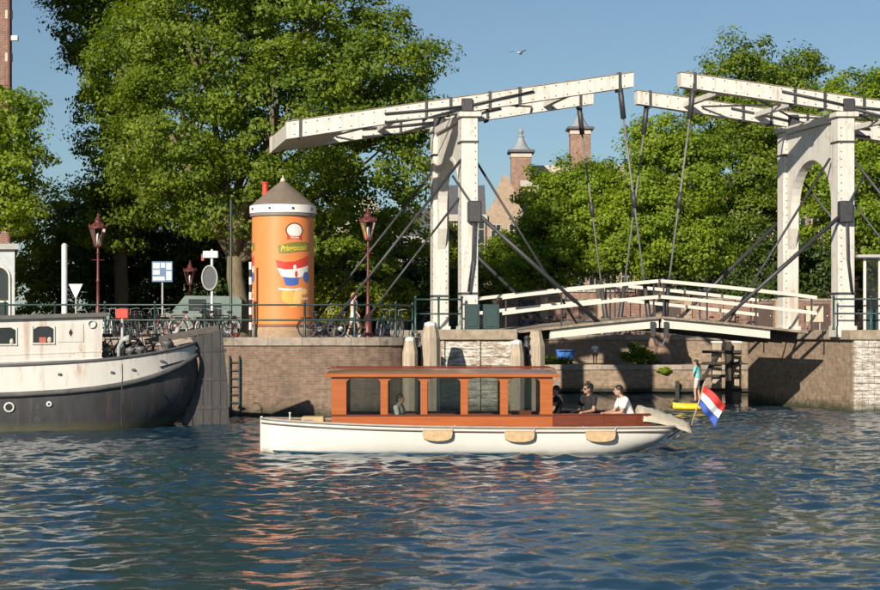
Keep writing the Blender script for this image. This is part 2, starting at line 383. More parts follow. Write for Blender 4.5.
# ---------------------------------------------------------------- quay walls
def wall_along(name, pts, zb, zt, m, label, cat, thick=.6, cope=None, cstep=1.05, ch=.27, cd=.5, over=.07):
    """masonry wall following a plan polyline (land on the left hand side), single coping stones on top"""
    o = thing(name, label, cat, (pts[0][0], pts[0][1], 0))
    pv = [Vector((p[0], p[1])) for p in pts]
    def offs(d):
        out = []
        for i, p in enumerate(pv):
            a = (pv[i] - pv[i - 1]).normalized() if i else None; b = (pv[i + 1] - pv[i]).normalized() if i < len(pv) - 1 else None
            na = Vector((-a.y, a.x)) if a else None; nb = Vector((-b.y, b.x)) if b else None
            n = (na + nb).normalized() if (na and nb) else (na or nb); k = 1 / max(.5, n.dot(na or nb)); out.append(p + n * d * k)
        return out
    fr, bk = offs(0), offs(thick); n = len(pts)
    vs = [(p.x, p.y, z) for p in fr for z in (zb, zt)] + [(p.x, p.y, z) for p in bk for z in (zb, zt)]
    fs = []
    for i in range(n - 1):
        a, c = 2 * i, 2 * n + 2 * i
        fs += [(a, a + 2, a + 3, a + 1), (c, c + 1, c + 3, c + 2), (a + 1, a + 3, c + 3, c + 1), (a, c, c + 2, a + 2)]
    fs += [(0, 1, 2 * n + 1, 2 * n), (2 * n - 2, 4 * n - 2, 4 * n - 1, 2 * n - 1)]
    MB().add(vs, fs).build('wall_face', m, o, world=True)
    if cope:
        fr, bk = offs(-over), offs(cd); cnt = 0
        for i in range(n - 1):
            L = (pv[i + 1] - pv[i]).length; k = max(1, round(L / cstep))
            for j in range(k):
                g = .006 / L
                t0, t1 = j / k + g, (j + 1) / k - g; dz = random.uniform(-.008, .008)
                q = [fr[i].lerp(fr[i + 1], t0), fr[i].lerp(fr[i + 1], t1), bk[i].lerp(bk[i + 1], t1), bk[i].lerp(bk[i + 1], t0)]
                MB().prism([(p.x, p.y) for p in q], zt + .001, zt + ch + dz, 'z').build('coping_stone', cope, o, world=True)
    return o
random.seed(3)
wall_along('quay_wall', [(-26, 59.3)] + CORN + [(-.7, 62.58)], -1.2, 2.46, QBRICK, 'brown brick quay wall with rounded corner below the orange kiosk', 'quay wall', cope=STONE, ch=.285, cstep=1.15)
wall_along('lower_quay_wall', [(-2.6, 81), (23, 81)], -1.2, 1.12, ABRICK, 'low brown quay wall across the water seen beneath the bridge', 'quay wall', cope=STONE, ch=.235, cstep=1.3)
wall_along('retaining_wall', [(-2.5, 86), (24, 86)], 1.3, 2.5, ABRICK, 'brick retaining wall behind the lower quay under the bridge', 'wall', cope=STONE, ch=.26, cstep=1.5)
o = thing('timber_waling', 'dark horizontal timber beam along the foot of the lower quay wall', 'timber beam', (0, 80.9, 0))
for z, d in ((.08, .14),):
    for i in range(8):
        MB().bev(-2 + i * 3.0, .97 + i * 3.0, 80.8, 80.985, z, z + d, .02).build('beam', DARKWOOD, o, world=True)
for i in range(6): MB().bev(-1.5 + i * 4.2, -1.32 + i * 4.2, 80.6, 80.79, -.8, .6, .02).build('pile', DARKWOOD, o, world=True)

# ================================================================ bridge
SK = lambda u, v, z: (u - .22 * v, 63.4 + v, z)
UM = 7.985
# ---- abutments
o = thing('bridge_abutment', 'left bridge abutment faced with peeling white boards behind mooring piles', 'abutment', (1, 62.7, 0))
MB(SK).prism([(-.9, -.75), (2.5, -.75), (2.5, 7.8), (-.9, 7.8)], -1.2, 2.62, 'z').build('core_wall', ABRICK, o, world=True)
for i in range(9):
    z1 = 2.6 - i * .3
    MB(SK).bev(-.05, 2.46, -.86, -.76, z1 - .285, z1, .012).build('plank', PEEL, o, world=True)
for u in (-.1, 1.2, 2.42): MB(SK).bev(u - .06, u + .06, -.95, -.862, -.3, 2.6, .01).build('batten', PEEL, o, world=True)
MB(SK).bev(-.25, 2.62, -1.0, -.45, 2.63, 3.02, .03).build('capping_beam', WOODB, o, world=True)
MB(SK).bev(-.3, 2.6, -.44, 7.8, 2.63, 2.99, .02).build('deck_slab', CONCRETE, o, world=True)
o = thing('bridge_abutment', 'right bridge abutment of brown brick with peeling white painted block pier', 'abutment', (17, 62.7, 0))
MB(SK).prism([(14.85, -.95), (24, -.95), (24, 8.6), (14.85, 8.6)], -1.2, 2.62, 'z').build('core_wall', ABRICK, o, world=True)
MB(SK).bev(14.7, 24, -1.12, 8.6, 2.63, 3.0, .03).build('deck_slab', WOODB, o, world=True)
random.seed(8)
for r in range(12):
    z0 = 2.61 - (r + 1) * .262; u = 14.86 + (0 if r % 2 else .0); k = 0
    while u < 18.4:
        w = (.62 if (r + k) % 2 else .44) if u > 14.9 else (.3 if r % 2 else .52)
        d = random.uniform(0, .02)
        MB(SK).bev(u, u + w - .014, -1.07 - d, -.951, z0 + .012, z0 + .262, .012).build('block', PEEL, o, world=True); u += w; k += 1
# ---- drawbridge
BR = thing('drawbridge', 'white wooden double drawbridge with portals, balance beams and dark hanging rods', 'drawbridge', (UM, 63.4, 0))
def side_fn(sd): return (lambda u, v, z: SK(u, v, z)) if sd == 0 else (lambda u, v, z: SK(2 * UM - u, v, z))
CU, VW = 1.04, 4.8
for sd in (0, 1):
    F = side_fn(sd); B = lambda: MB(F); bd = lambda mb, n, m, par=BR, **k: mb.build(n, m, par, world=True, **k)
    # portal panel with arch between the two columns
    cv, cz, r = 2.4, 7.75, 1.78; mb = B(); K = 20; vs = []; fs = []
    for i in range(K + 1):
        a = math.pi * i / K; v = cv - r * math.cos(a); z = cz + r * math.sin(a)
        for u in (CU - .16, CU + .16): vs += [(u, v, z), (u, v, 10.74)]
    for i in range(K):
        a, c = 4 * i, 4 * i + 4
        fs += [(a, c, c + 1, a + 1), (a + 2, a + 3, c + 3, c + 2), (a, a + 2, c + 2, c), (a + 1, c + 1, c + 3, a + 3)]
    mb.add(vs, fs)
    for (v0, v1, sg) in ((.301, .619, 0), (4.181, 4.499, 1)):
        mb.box(CU - .16, CU + .16, v0, v1, 7.0, 10.74)
        p = [(.301, 6.2), (.619, 7.0), (.301, 7.0)] if not sg else [(4.499, 6.2), (4.499, 7.0), (4.181, 7.0)]
        mb.prism(p, CU - .16, CU + .16, 'x')
    portal = bd(mb, 'portal_panel', WHITE)
    mb = B()
    for i in range(K):                                    # raised moulding round the arch
        a0, a1 = math.pi * i / K, math.pi * (i + 1) / K
        for uu in (CU - .2,):
            p = lambda a, rr: (uu, cv - rr * math.cos(a), cz + rr * math.sin(a))
            q = [p(a0, r), p(a1, r), p(a1, r + .14), p(a0, r + .14)]
            mb.add(q + [(CU - .158, y, z) for _, y, z in q], [(0, 1, 2, 3), (4, 7, 6, 5), (0, 4, 5, 1), (2, 6, 7, 3), (1, 5, 6, 2), (3, 7, 4, 0)])
    bd(mb, 'arch_moulding', WHITE, portal)
    for v in (0, VW):
        c = bd(B().bev(CU - .31, CU + .31, v - .3, v + .3, 2.72, 10.85, .03), 'column', WHITE)
        mb = B()
        for k in range(25):
            z = 3.5 + k * .29
            for u in (CU + .2,): mb.box(u - .018, u + .018, v - .314, v - .298, z - .018, z + .018)
            mb.box(CU - .325, CU - .308, v - .18, v - .14, z - .02, z + .02)
        bd(mb, 'bolt_heads', IRON, c, kind='stuff')
        bd(B().bev(CU - .42, CU + .42, v - .42, v + .42, 10.86, 11.05, .03), 'capital', WHITE, c)
        bd(B().bev(CU - .37, CU + .37, v - .36, v + .36, 2.73, 3.15, .02), 'column_foot', WHITE, c)
        for z in (4.3, 9.9): bd(B().bev(CU - .325, CU + .325, v - .318, v + .318, z, z + .09, .005), 'iron_band', IRON, c)
    bd(B().bev(CU - .3, CU + .3, .43, VW - .43, 10.76, 11.04, .02), 'lintel', WHITE)
    bd(B().bev(CU - .26, CU + .26, .44, VW - .44, 10.5, 10.74, .02), 'lintel_moulding', WHITE) if False else None
    # balance beams
    T0, T1 = (-5.72, 10.36), (7.11, 12.24)
    sl = (T1[1] - T0[1]) / (T1[0] - T0[0]); zb = lambda u: T0[1] + sl * (u - T0[0])
    for v in (0, VW):
        mb = B(); hw = .2
        for i in range(3):                                # three laminated timbers
            pass
        be = bd(mb.prism([(T0[0], T0[1] - .3), (T1[0], T1[1] - .24), (T1[0], T1[1] + .27), (T0[0], T0[1] + .32)], v - hw, v + hw, 'y'), 'balance_beam', WHITE)
        mb = B()
        for k in range(30):
            u = T0[0] + .3 + k * .42
            for e in (.21, -.17): mb.box(u - .02, u + .02, v - hw - .015, v - hw + .002, zb(u) + e - .018, zb(u) + e + .018)
        bd(mb, 'bolt_heads', IRON, be, kind='stuff')
        bd(B().prism([(T0[0], T0[1] + .335), (T1[0], T1[1] + .285), (T1[0], T1[1] + .315), (T0[0], T0[1] + .365)], v - .22, v + .22, 'y'), 'cover_strip', WOODB, be)
        for u in (-.55, .35, 1.8, 2.9, 6.6, -5.2): bd(B().bev(u - .05, u + .05, v - hw - .035, v + hw + .035, zb(u) - .34, zb(u) + .36, .005), 'iron_strap', IRON, be)
        mb = B(); vf = v - hw - .06
        mb.tube([(-2.1, vf, zb(-2.1) + .1), (-.1, vf, zb(-.1) - .02), (CU, vf, zb(CU) - .06)], .045, 6)
        mb.tube([(-2.1, vf, zb(-2.1) - .22), (-.6, vf, zb(-.6) - .3), (CU, vf, zb(CU) - .1)], .045, 6)
        mb.tube([(3.4, vf, zb(3.4) + .12), (1.9, vf, zb(1.9) + .02), (CU, vf, zb(CU) - .06)], .045, 6)
        bd(mb, 'truss_rod', IRON, be, smooth=True)
        bd(B().bev(CU - .3, CU + .1, vf - .06, v - hw - .003, zb(CU) - .27, zb(CU) + .2, .02), 'pivot_plate', IRON, be)
        # hanging rod from beam tip to leaf
        v2 = v - .12 if v == 0 else v + .12
        top = Vector((6.62, v2, zb(6.62) - .25)); bot = Vector((7.7, v2, 3.45))
        rd = bd(B().tube([top, top.lerp(bot, .5), bot], .038, 8), 'hanger_rod', ROD, smooth=True)
        bd(B().tube([top + Vector((0, 0, .2)), top.lerp(bot, .13)], .1, 8), 'upper_shackle', IRON, rd, smooth=True)
        bd(B().tube([top.lerp(bot, .45), top.lerp(bot, .52)], .085, 8), 'turnbuckle', IRON, rd, smooth=True)
        bd(B().tube([top.lerp(bot, .82), bot, bot + Vector((.05, 0, -.5))], [.07, .11, .12], 8), 'lower_shackle', IRON, rd, smooth=True)
    # counterweight between tails, cross beams
    bd(B().prism([(T0[0] + .02, zb(T0[0]) - .28), (-3.55, zb(-3.55) - .28), (-3.55, zb(-3.55) + .2), (T0[0] + .02, zb(T0[0]) + .28)], .21, VW - .21, 'y'), 'counterweight_box', WHITE)
    for u in (-1.4, 2.4, 5.2): bd(B().bev(u - .1, u + .1, .21, VW - .21, zb(u) - .1, zb(u) + .1, .01), 'cross_beam', WHITE)
    mb = B(); mb.tube([(-3.2, .3, zb(-3.2)), (CU, VW - .3, zb(CU) + .1)], .04, 6); mb.tube([(-3.2, VW - .3, zb(-3.2)), (CU, .3, zb(CU) + .1)], .04, 6)
    mb.tube([(4.6, .3, zb(4.6)), (CU, VW - .3, zb(CU) + .1)], .04, 6); mb.tube([(4.6, VW - .3, zb(4.6)), (CU, .3, zb(CU) + .1)], .04, 6)
    bd(mb, 'wind_bracing', IRON, smooth=True)
    # winch block, inclined push struts, back stays
    bd(B().bev(CU - .12, CU + .36, -.62, -.303, 6.95, 7.75, .04), 'winch_housing', IRON)
    bd(B().tube([(CU + .2, -.5, 7.3), (5.95, -.4, 3.1)], .078, 8), 'push_strut', IRON, smooth=True)
    bd(B().tube([(CU + .2, VW + .5, 7.3), (5.5, VW + .4, 3.2)], .07, 8), 'push_strut', IRON, smooth=True)
    bd(B().tube([(CU + .32, .36, 9.4), (5.2, .36, 3.2)], .045, 6), 'tie_rod', IRON, smooth=True)
    bd(B().tube([(CU - .3, -.2, 9.3), (-4.3, -.2, 2.9)], .055, 8), 'back_stay', IRON, smooth=True)
    bd(B().tube([(CU - .3, .1, 7.9), (-3.1, .1, 2.9)], .042, 8), 'back_stay', IRON, smooth=True)
    bd(B().tube([(CU - .3, VW, 9.3), (-4.3, VW, 2.9)], .05, 8), 'back_stay', IRON, smooth=True)
    bd(B().tube([(CU - .65, -.3, 8.7), (CU + .1, -.5, 7.5), (CU + .05, -.5, 5.6), (CU - .1, -.48, 4.4)], .045, 6), 'chain', IRON, smooth=True)
    # leaf
    H0, H1 = (2.62, 2.95), (7.93, 3.5); lz = lambda u: H0[1] + (H1[1] - H0[1]) * (lambda q: .8 * q + .2 * math.sin(q * math.pi / 2))((u - H0[0]) / (H1[0] - H0[0]))
    us = [H0[0] + (H1[0] - H0[0]) * i / 12 for i in range(13)]
    for v0 in (-.5, VW + .2):
        poly = [(u, lz(u) - .42) for u in us if u >= 3.6] + [(u, lz(u) - .09) for u in reversed(us) if u >= 3.6]
        bd(B().prism(poly, v0, v0 + .14, 'y'), 'fascia_board', WHITE2)
    for v0 in (.3, 1.6, 2.9, 4.2): bd(B().prism([(u, lz(u) - .45) for u in us] + [(u, lz(u) - .085) for u in reversed(us)], v0, v0 + .25, 'y'), 'girder', DARKWOOD)
    K = 22
    for i in range(K):
        u0 = H0[0] + (H1[0] - H0[0]) * i / K; u1 = H0[0] + (H1[0] - H0[0]) * (i + 1) / K - .012
        bd(B().prism([(u0, lz(u0) - .08), (u1, lz(u1) - .08), (u1, lz(u1)), (u0, lz(u0))], -.66, VW + .55, 'y'), 'deck_plank', WOODB)
    # hand rails
    for v in (-.42, VW + .35):
        for hgt in (.72, 1.3):
            ue = 2.2 if v < 0 else 2.1
            pts = [(ue, v, 2.95 + hgt - .06)] + [(u, v, lz(u) + hgt - .0) for u in us[1:]]
            mb = B()
            for i in range(len(pts) - 1):
                (ua, _, za), (ub, _, zc) = pts[i], pts[i + 1]
                mb.prism([(ua, za - .065), (ub, zc - .065), (ub, zc + .065), (ua, za + .065)], v - .045, v + .045, 'y')
            bd(mb, 'hand_rail', WHITE2)
        for u in (2.35, 4.4, 6.2, 7.8): bd(B().bev(u - .025, u + .025, v + .046, v + .11, lz(max(u, 2.62)) + .002, lz(max(u, 2.62)) + 1.3, .008), 'rail_post', IRON)
# central lock gear hanging under the leaf tips
bdw = lambda mb, n, m, par=BR, **k: mb.build(n, m, par, world=True, **k)
bdw(MB(SK).bev(7.6, 7.8, -.6, -.51, 2.75, 3.3, .03), 'lock_gear', IRON)
bdw(MB(SK).bev(8.1, 8.28, -.6, -.51, 2.7, 3.3, .03), 'lock_gear', IRON)
bdw(MB(SK).tube([(7.7, -.56, 2.8), (7.8, -.58, 2.45), (8.0, -.58, 2.38), (8.2, -.56, 2.75)], .035, 6), 'lock_chain', IRON)
# green wooden gate panels by the left portal
for i, (u0, u1) in enumerate(((.78, 1.32), (1.45, 2.05))):
    mb = MB(SK); mb.bev(u0, u1, -.62, -.54, 3.03, 3.95, .015)
    o = mb.build('gate_panel', TEAL); tag(o, ['dark green gate panel directly in front of the left white portal column', 'dark green gate panel between left portal column and bridge rail'][i], 'gate panel')
    MB(SK).bev(u0 + .08, u1 - .08, -.645, -.622, 3.12, 3.86, .01).build('raised_panel', TEAL, o)
# ================================================================ railings on the quay
def railing(name, pts, z, label, step=1.72, heights=(.6, 1.13), m=None):
    m = m or GREENI; o = thing(name, label, 'railing', (pts[0][0], pts[0][1], z))
    pv = [Vector((p[0], p[1], z)) for p in pts]; cum = [0]
    for a, c in zip(pv, pv[1:]): cum.append(cum[-1] + (c - a).length)
    def at(s):
        for i in range(len(pv) - 1):
            if s <= cum[i + 1] + 1e-6: return pv[i].lerp(pv[i + 1], (s - cum[i]) / (cum[i + 1] - cum[i]))
        return pv[-1]
    n = max(1, round(cum[-1] / step)); master = None
    for k in range(n + 1):
        p = at(cum[-1] * k / n)
        if master is None:
            master = MB().lathe([(.06, 0), (.06, .05), (.042, .07), (.038, 1.16), (.055, 1.18), (.05, 1.24), (.02, 1.27)], 10).build('post', m, o, smooth=True)
            master.location = p - o.location
        else: share(master, p - o.location, o)
    for h in heights:
        MB().tube([p + Vector((0, 0, h)) for p in pv], .032, 8).build('rail', m, o, smooth=True, world=True)
    return o
railing('quay_railing', [(-25.6, 59.62)] + [(-3.6 + 2.55 * math.sin(R(a)), 62.2 - 2.55 * math.cos(R(a))) for a in range(0, 91, 15)] + [(-1.0, 62.3)], 2.745, 'dark green iron railing along the left quay edge past the kiosk')
railing('bridge_approach_railing', [(-.9, 62.75), (.8, 62.75)], 2.99, 'short dark green railing between rounded quay corner and bridge gate panels', 1.0, m=GREENI)
railing('bridge_approach_railing', [(14.4, 62.6), (18.5, 62.55)], 3.0, 'dark green iron railing at the right end of the bridge', 1.2)

# ================================================================ mooring piles
def pile(px, py, D, r, label, cat='mooring pile', zb=-1.2, cap=True):
    x = XP(px, D); z = ZP(py, D); o = thing('mooring_pile', label, cat, (x, D, 0), random.uniform(0, .3), 'timber mooring piles at the bridge')
    h = z - zb
    MB().lathe([(r, zb), (r, z - .55), (r * .97, z - .5), (r * .62, z - .03), (r * .55, z)], 8, a0=R(22.5)).build('shaft', WOOD, o)
    if cap: MB().lathe([(r * .68, z - .1), (r * .63, z + .005), (r * .2, z + .05)], 8, a0=R(22.5)).build('cap', LGREY, o)
    return o
random.seed(2)
pile(410, 338, 60.0, .27, 'short pale mooring pile left of the taller one at the rounded quay corner')
pile(430.5, 323, 60.6, .34, 'tallest pale tapered mooring pile in front of the rounded quay corner')
pile(517, 341, 61.0, .26, 'short white-topped mooring pile beside the left leaf of the bridge')
pile(536, 331, 61.8, .33, 'broad square-topped timber pile at left edge of the bridge opening', cap=False)
for (px, D, lab) in ((420.5, 60.9, 'dark iron mooring post between the two pale piles at quay corner'), (527, 61.6, 'dark iron mooring post between the two piles by the bridge opening')):
    o = thing('iron_mooring_post', lab, 'mooring post', (XP(px, D), D, 0))
    MB().lathe([(.085, -1.2), (.085, 2.3), (.13, 2.32), (.13, 2.45), (.09, 2.5), (.09, 2.7), (.12, 2.72), (.05, 2.8)], 12).build('post', IRON, o, smooth=True)
    for z in (1.5, 2.0): MB().lathe([(.13, z), (.16, z + .03), (.16, z + .09), (.13, z + .12)], 12).build('collar', IRON, o, smooth=True)
# fender frame past the bridge on the right
o = thing('fender_frame', 'dark timber fender frame with two white-capped posts under the bridge', 'fender frame', (12.3, 74, 0))
for px, D in ((716.5, 74), (736, 74)):
    x = XP(px, D); MB().bev(x - .2, x + .2, D - .2, D + .2, -1, 2.42, .03).build('post', WOOD, o, world=True)
    MB().bev(x - .23, x + .23, D - .23, D + .23, 2.421, 2.52, .02).build('cap', LGREY, o, world=True)
x = XP(728, 73.6); MB().bev(x - .12, x + .12, 73.4, 73.64, -1, 2.5, .02).build('post', DARKWOOD, o, world=True)
for z in (.35, .95, 1.5, 2.0): MB().bev(11.3, 13.0, 73.645, 73.78, z, z + .13, .015).build('rung', DARKWOOD, o, world=True)
mb = MB(); mb.beam((10.9, 73.6, .1), (11.9, 73.72, 1.9), .12, .14); mb.build('brace', DARKWOOD, o, world=True)

# ================================================================ salon boat
def loft(stations, name, m, parent, capb=True, smooth=True, auto=None):
    mb = MB(); n = len(stations[0]); vs = [p for s in stations for p in s]
    fs = [(i * n + k, i * n + k + 1, (i + 1) * n + k + 1, (i + 1) * n + k) for i in range(len(stations) - 1) for k in range(n - 1)]
    if capb: fs += [tuple(range(n)), tuple(reversed(range((len(stations) - 1) * n, len(stations) * n)))]
    mb.add(vs, fs); return mb.build(name, m, parent, smooth=smooth, auto=auto)
BX, BY = .75, 42.2
boat = thing('salon_boat', 'white salon boat with varnished mahogany cabin cruising across the canal', 'boat', (BX, BY, 0))
def sheer(s):     # s 0 bow .. 1 stern
    return .60 + .21 * (1 - s) ** 2.2 + .05 * s ** 2
def halfb(s):
    if s < .36: return max(.02, 1.2 * (math.sin(s / .36 * math.pi / 2)) ** .66)
    return 1.2 - .42 * ((s - .36) / .64) ** 2.4
def bx(s): return -5.15 + 10.1 * s
st = []; SN = 32
for i in range(SN + 1):
    s = i / SN; hb = halfb(s); zs = sheer(s); x = bx(s); row = []
    lift = .0 if s < .72 else ((s - .72) / .28) ** 1.6 * .52
    for side in (-1, 1):
        prof = [(1.0, zs), (1.0, zs * .72), (.985, zs * .45), (.95, zs * .2), (.86, -.02), (.6, -.25), (.0, -.4)]
        fl = .12 * (1 - s) ** 2
        pts = []
        for (w, z) in prof:
            zz = z + lift * (1 - (z + .4) / (zs + .4))
            ww = w - fl * (zs - max(z, 0)) * 1.4
            tuck = 1 - .18 * (lift / .52) * (1 - (z + .4) / (zs + .4))
            rake = .5 * (lift / .52) * (1 - (z + .4) / (zs + .4)) * (1 if s > .9 else (s - .72) / .18 if s > .72 else 0)
            pts.append((x - rake, side * hb * max(.0, ww) * tuck, zz))
        row += pts if side < 0 else list(reversed(pts))[1:]
    st.append(row)
hull = loft(st, 'hull', HULLW, boat)
# deck
vs = []; fs = []
mb = MB()
for i in range(SN + 1):
    s = i / SN; hb = halfb(s) - .012; vs += [(bx(s), -hb, sheer(s) - .012), (bx(s), hb, sheer(s) - .012)]
for i in range(SN):
    s = i / SN
    if s < .235: fs.append((2 * i, 2 * i + 2, 2 * i + 3, 2 * i + 1))
mb.add(vs, fs); mb.build('fore_deck', mat('teak_deck', (.36, .23, .12), .6, .2, 4, stretch=(.4, 8, 1)), boat)
mb = MB(); mb.prism([(-2.6, .30), (3.3, .30), (3.3, .36), (-2.6, .36)], -.8, .8, 'y'); mb.build('cabin_floor', MAHOG2, boat)
mb = MB(); mb.bev(4.5, 5.0, -.62, .62, .55, .665, .01); mb.build('aft_deck', MAHOG2, boat)
for sd in (-1, 1):           # side decks, gunwale, rubbing strake
    a = [Vector((bx(i / SN), sd * halfb(i / SN), sheer(i / SN))) for i in range(SN + 1)]
    MB().tube([p + Vector((0, sd * .015, .01)) for p in a], .032, 6).build('gunwale', mat('grey_gunwale', (.3, .27, .23), .5, .2, 5), boat, smooth=True)
    MB().tube([p + Vector((0, sd * .012, -.1)) for p in a], .02, 6).build('rubbing_strake', mat('dark_strake', (.12, .09, .07), .5, .2, 5), boat, smooth=True)
    vs = []; fs = []
    for i in range(7, SN + 1):
        s = i / SN; vs += [(bx(s), sd * (halfb(s) - .012), sheer(s) - .013), (bx(s), sd * min(.93, halfb(s) - .13), sheer(s) - .013)]
    for i in range(len(vs) // 2 - 1): fs.append((2 * i, 2 * i + 1, 2 * i + 3, 2 * i + 2))
    MB().add(vs, fs).build('side_deck', MAHOG, boat)
    MB().tube([Vector((bx(i / SN) + (.0), sd * halfb(i / SN) * (.955 - .1 * (1 - i / SN) ** 2), .035)) for i in range(1, 21)], .022, 6).build('boot_stripe', mat('blue_boot_stripe', (.03, .1, .16), .4, .1, 5), boat, smooth=True)
MB().box(bx(0) - .03, bx(0) + .03, -.025, .025, -.4, sheer(0) + .06).build('stem', HULLW, boat)
# cabin sides with arched windows
CX0, CX1, CZ0, CZ1 = -3.37, 1.97, .60, 1.93
wins = []
for (a, c) in ((346.5, 380.5), (388, 420.5), (427.5, 460.5), (468, 500), (508, 540)):
    wins.append((XP(a, 41.3) - BX, XP(c, 41.3) - BX))
WZ0, WZ1 = .92, 1.84
for sd in (-1, 1):
    y0, y1 = (-.93, -.88) if sd < 0 else (.88, .93)
    sidep = MB().bev(CX0, CX1, y0, y1, CZ0, WZ0, .008).build('cabin_side', MAHOG, boat)
    MB().bev(CX0 - .03, CX1 + .03, y0 - .02 if sd < 0 else y0, y1 if sd < 0 else y1 + .02, WZ0 + .001, WZ0 + .035, .005).build('sill_rail', MAHOG2, sidep)
    MB().bev(CX0, CX1, y0, y1, WZ1 + .001, CZ1, .006).build('top_rail', MAHOG, sidep)
    edges = [CX0] + [e for w in wins for e in w] + [CX1]
    for k in range(0, len(edges), 2):
        a, c = edges[k], edges[k + 1]
        if c - a > .02: MB().bev(a, c, y0, y1, WZ0 + .036, WZ1, .006).build('window_post', MAHOG, sidep)
    for (a, c) in wins:
        rr = .11
        for (cx, sg) in ((a, 1), (c, -1)):                   # arched corner fillets
            poly = [(cx, WZ1)] + [(cx + sg * (rr * 1.6 - rr * 1.6 * math.sin(t)), WZ1 - rr + rr * math.cos(t)) for t in [math.pi / 2 * q / 6 for q in range(7)]][::-1] if False else \
                   [(cx, WZ1), (cx + sg * rr * 1.8, WZ1)] + [(cx + sg * rr * 1.8 * (1 - math.sin(t)), WZ1 - rr * (1 - math.cos(t))) for t in [math.pi / 2 * q / 6 for q in range(1, 7)]]
            MB().prism(poly, y0 + .004, y1 - .004, 'y').build('window_corner', MAHOG, sidep)
        MB().box(a, c, (y0 + y1) / 2 - .003, (y0 + y1) / 2 + .003, WZ0 + .036, WZ1).build('window_pane', GLASS, sidep)
for (x, nm) in ((CX0 + .025, 'cabin_front'), (CX1 - .025, 'cabin_back')):
    e = MB().bev(x - .02, x + .02, -.877, .877, CZ0, WZ0, .006).build(nm, MAHOG, boat)
    MB().bev(x - .02, x + .02, -.877, .877, WZ1, CZ1, .006).build('top_rail', MAHOG, e)
    for y in (-.29, .29): MB().bev(x - .02, x + .02, y - .04, y + .04, WZ0 + .001, WZ1 - .001, .006).build('mullion', MAHOG, e)
    if nm == 'cabin_front': MB().box(x - .003, x + .003, -.87, .87, WZ0 + .001, WZ1 - .001).build('pane', GLASS, e)
rf = []                                                       # cambered roof
for i in range(13):
    x = CX0 - .14 + (CX1 - CX0 + .26) * i / 12; row = []
    for k in range(11):
        y = -1.0 + 2.0 * k / 10; z = 1.935 + .10 * (1 - y * y) + .012 * math.sin(math.pi * i / 12) - (.05 if i in (0, 12) else 0)
        row.append((x, y, z))
    row += [(x, 1.0, 1.90), (x, -1.0, 1.90)]; row.append(row[0]); rf.append(row)
loft(rf, 'cabin_roof', mat('roof_canvas_varnish', (.28, .13, .06), .35, .2, 3, coat=.3), boat, smooth=False, auto=R(40))
for sd in (-1, 1): MB().tube([(CX0 - .1, sd * .75, 2.06), (CX0, sd * .75, 2.08), (CX1, sd * .75, 2.08), (CX1 + .05, sd * .75, 2.05)], .017, 6).build('roof_grab_rail', MAHOG2, boat, smooth=True)
MB().bev(CX0 - .17, CX1 + .15, -1.03, -1.001, 1.865, 1.945, .01).build('roof_edge', MAHOG, boat)
# cockpit coaming (curves in towards the stern)
for sd in (-1, 1):
    pts = [(CX1 + .0, .92), (3.2, .9), (4.0, .83), (4.34, .74)]
    mb = MB()
    for (xa, ya), (xb, yb) in zip(pts, pts[1:]):
        p, q = Vector((xa, sd * ya, .78)), Vector((xb, sd * yb, .78)); mb.beam(p, q, .045, .34)
    mb.build('cockpit_coaming', MAHOG2, boat)
    mb = MB()
    for (xa, ya), (xb, yb) in zip(pts, pts[1:]): mb.beam(Vector((xa, sd * ya, .965)), Vector((xb, sd * yb, .965)), .09, .03)
    mb.build('coaming_cap', MAHOG2, boat)
MB().beam((4.34, -.74, .78), (4.34, .74, .78), .045, .34).build('cockpit_coaming', MAHOG, boat)
for (a, c) in ((-2.9, -.9), (-.3, 1.6)): 
    for sd in (-1, 1): MB().bev(a, c, sd * .62 - .2, sd * .62 + .2, .361, .78, .03).build('saloon_bench', mat('brown_cushion', (.2, .09, .05), .7, .2, 5), boat)
MB().bev(2.35, 3.95, .32, .78, .361, .76, .03).build('cockpit_bench', MAHOG2, boat)
MB().bev(2.35, 3.7, -.76, -.42, .42, .70, .03).build('cockpit_bench', MAHOG2, boat)
MB().bev(1.0, 1.5, -.3, .3, .361, 1.02, .02).build('saloon_table', MAHOG, boat)
# folded hood
st = []
for i in range(14):
    t_ = i / 13; x = 4.15 + 1.2 * t_; w = .9 - .32 * t_; z0 = .95 - .3 * t_ ** 1.5; row = []
    for k in range(13):
        a = math.pi * k / 12; wr = .03 * math.sin(k * 2.3 + i * 1.1) + .02 * math.sin(i * 2.7 + k)
        row.append((x + .03 * math.sin(k * 1.7), -w * math.cos(a), z0 - .16 + (.33 - .1 * t_ + wr) * math.sin(a)))
    row.append(row[0]); st.append(row)
loft(st, 'folded_hood', CANVAS, boat)
MB().bev(4.72, 5.35, -.5, .5, .56, .625, .02).build('stern_platform', LGREY, boat)
for sd in (-1, 1): MB().tube([(4.9, sd * .4, .3), (5.3, sd * .4, .56)], .02, 6).build('platform_bracket', STEEL, boat)
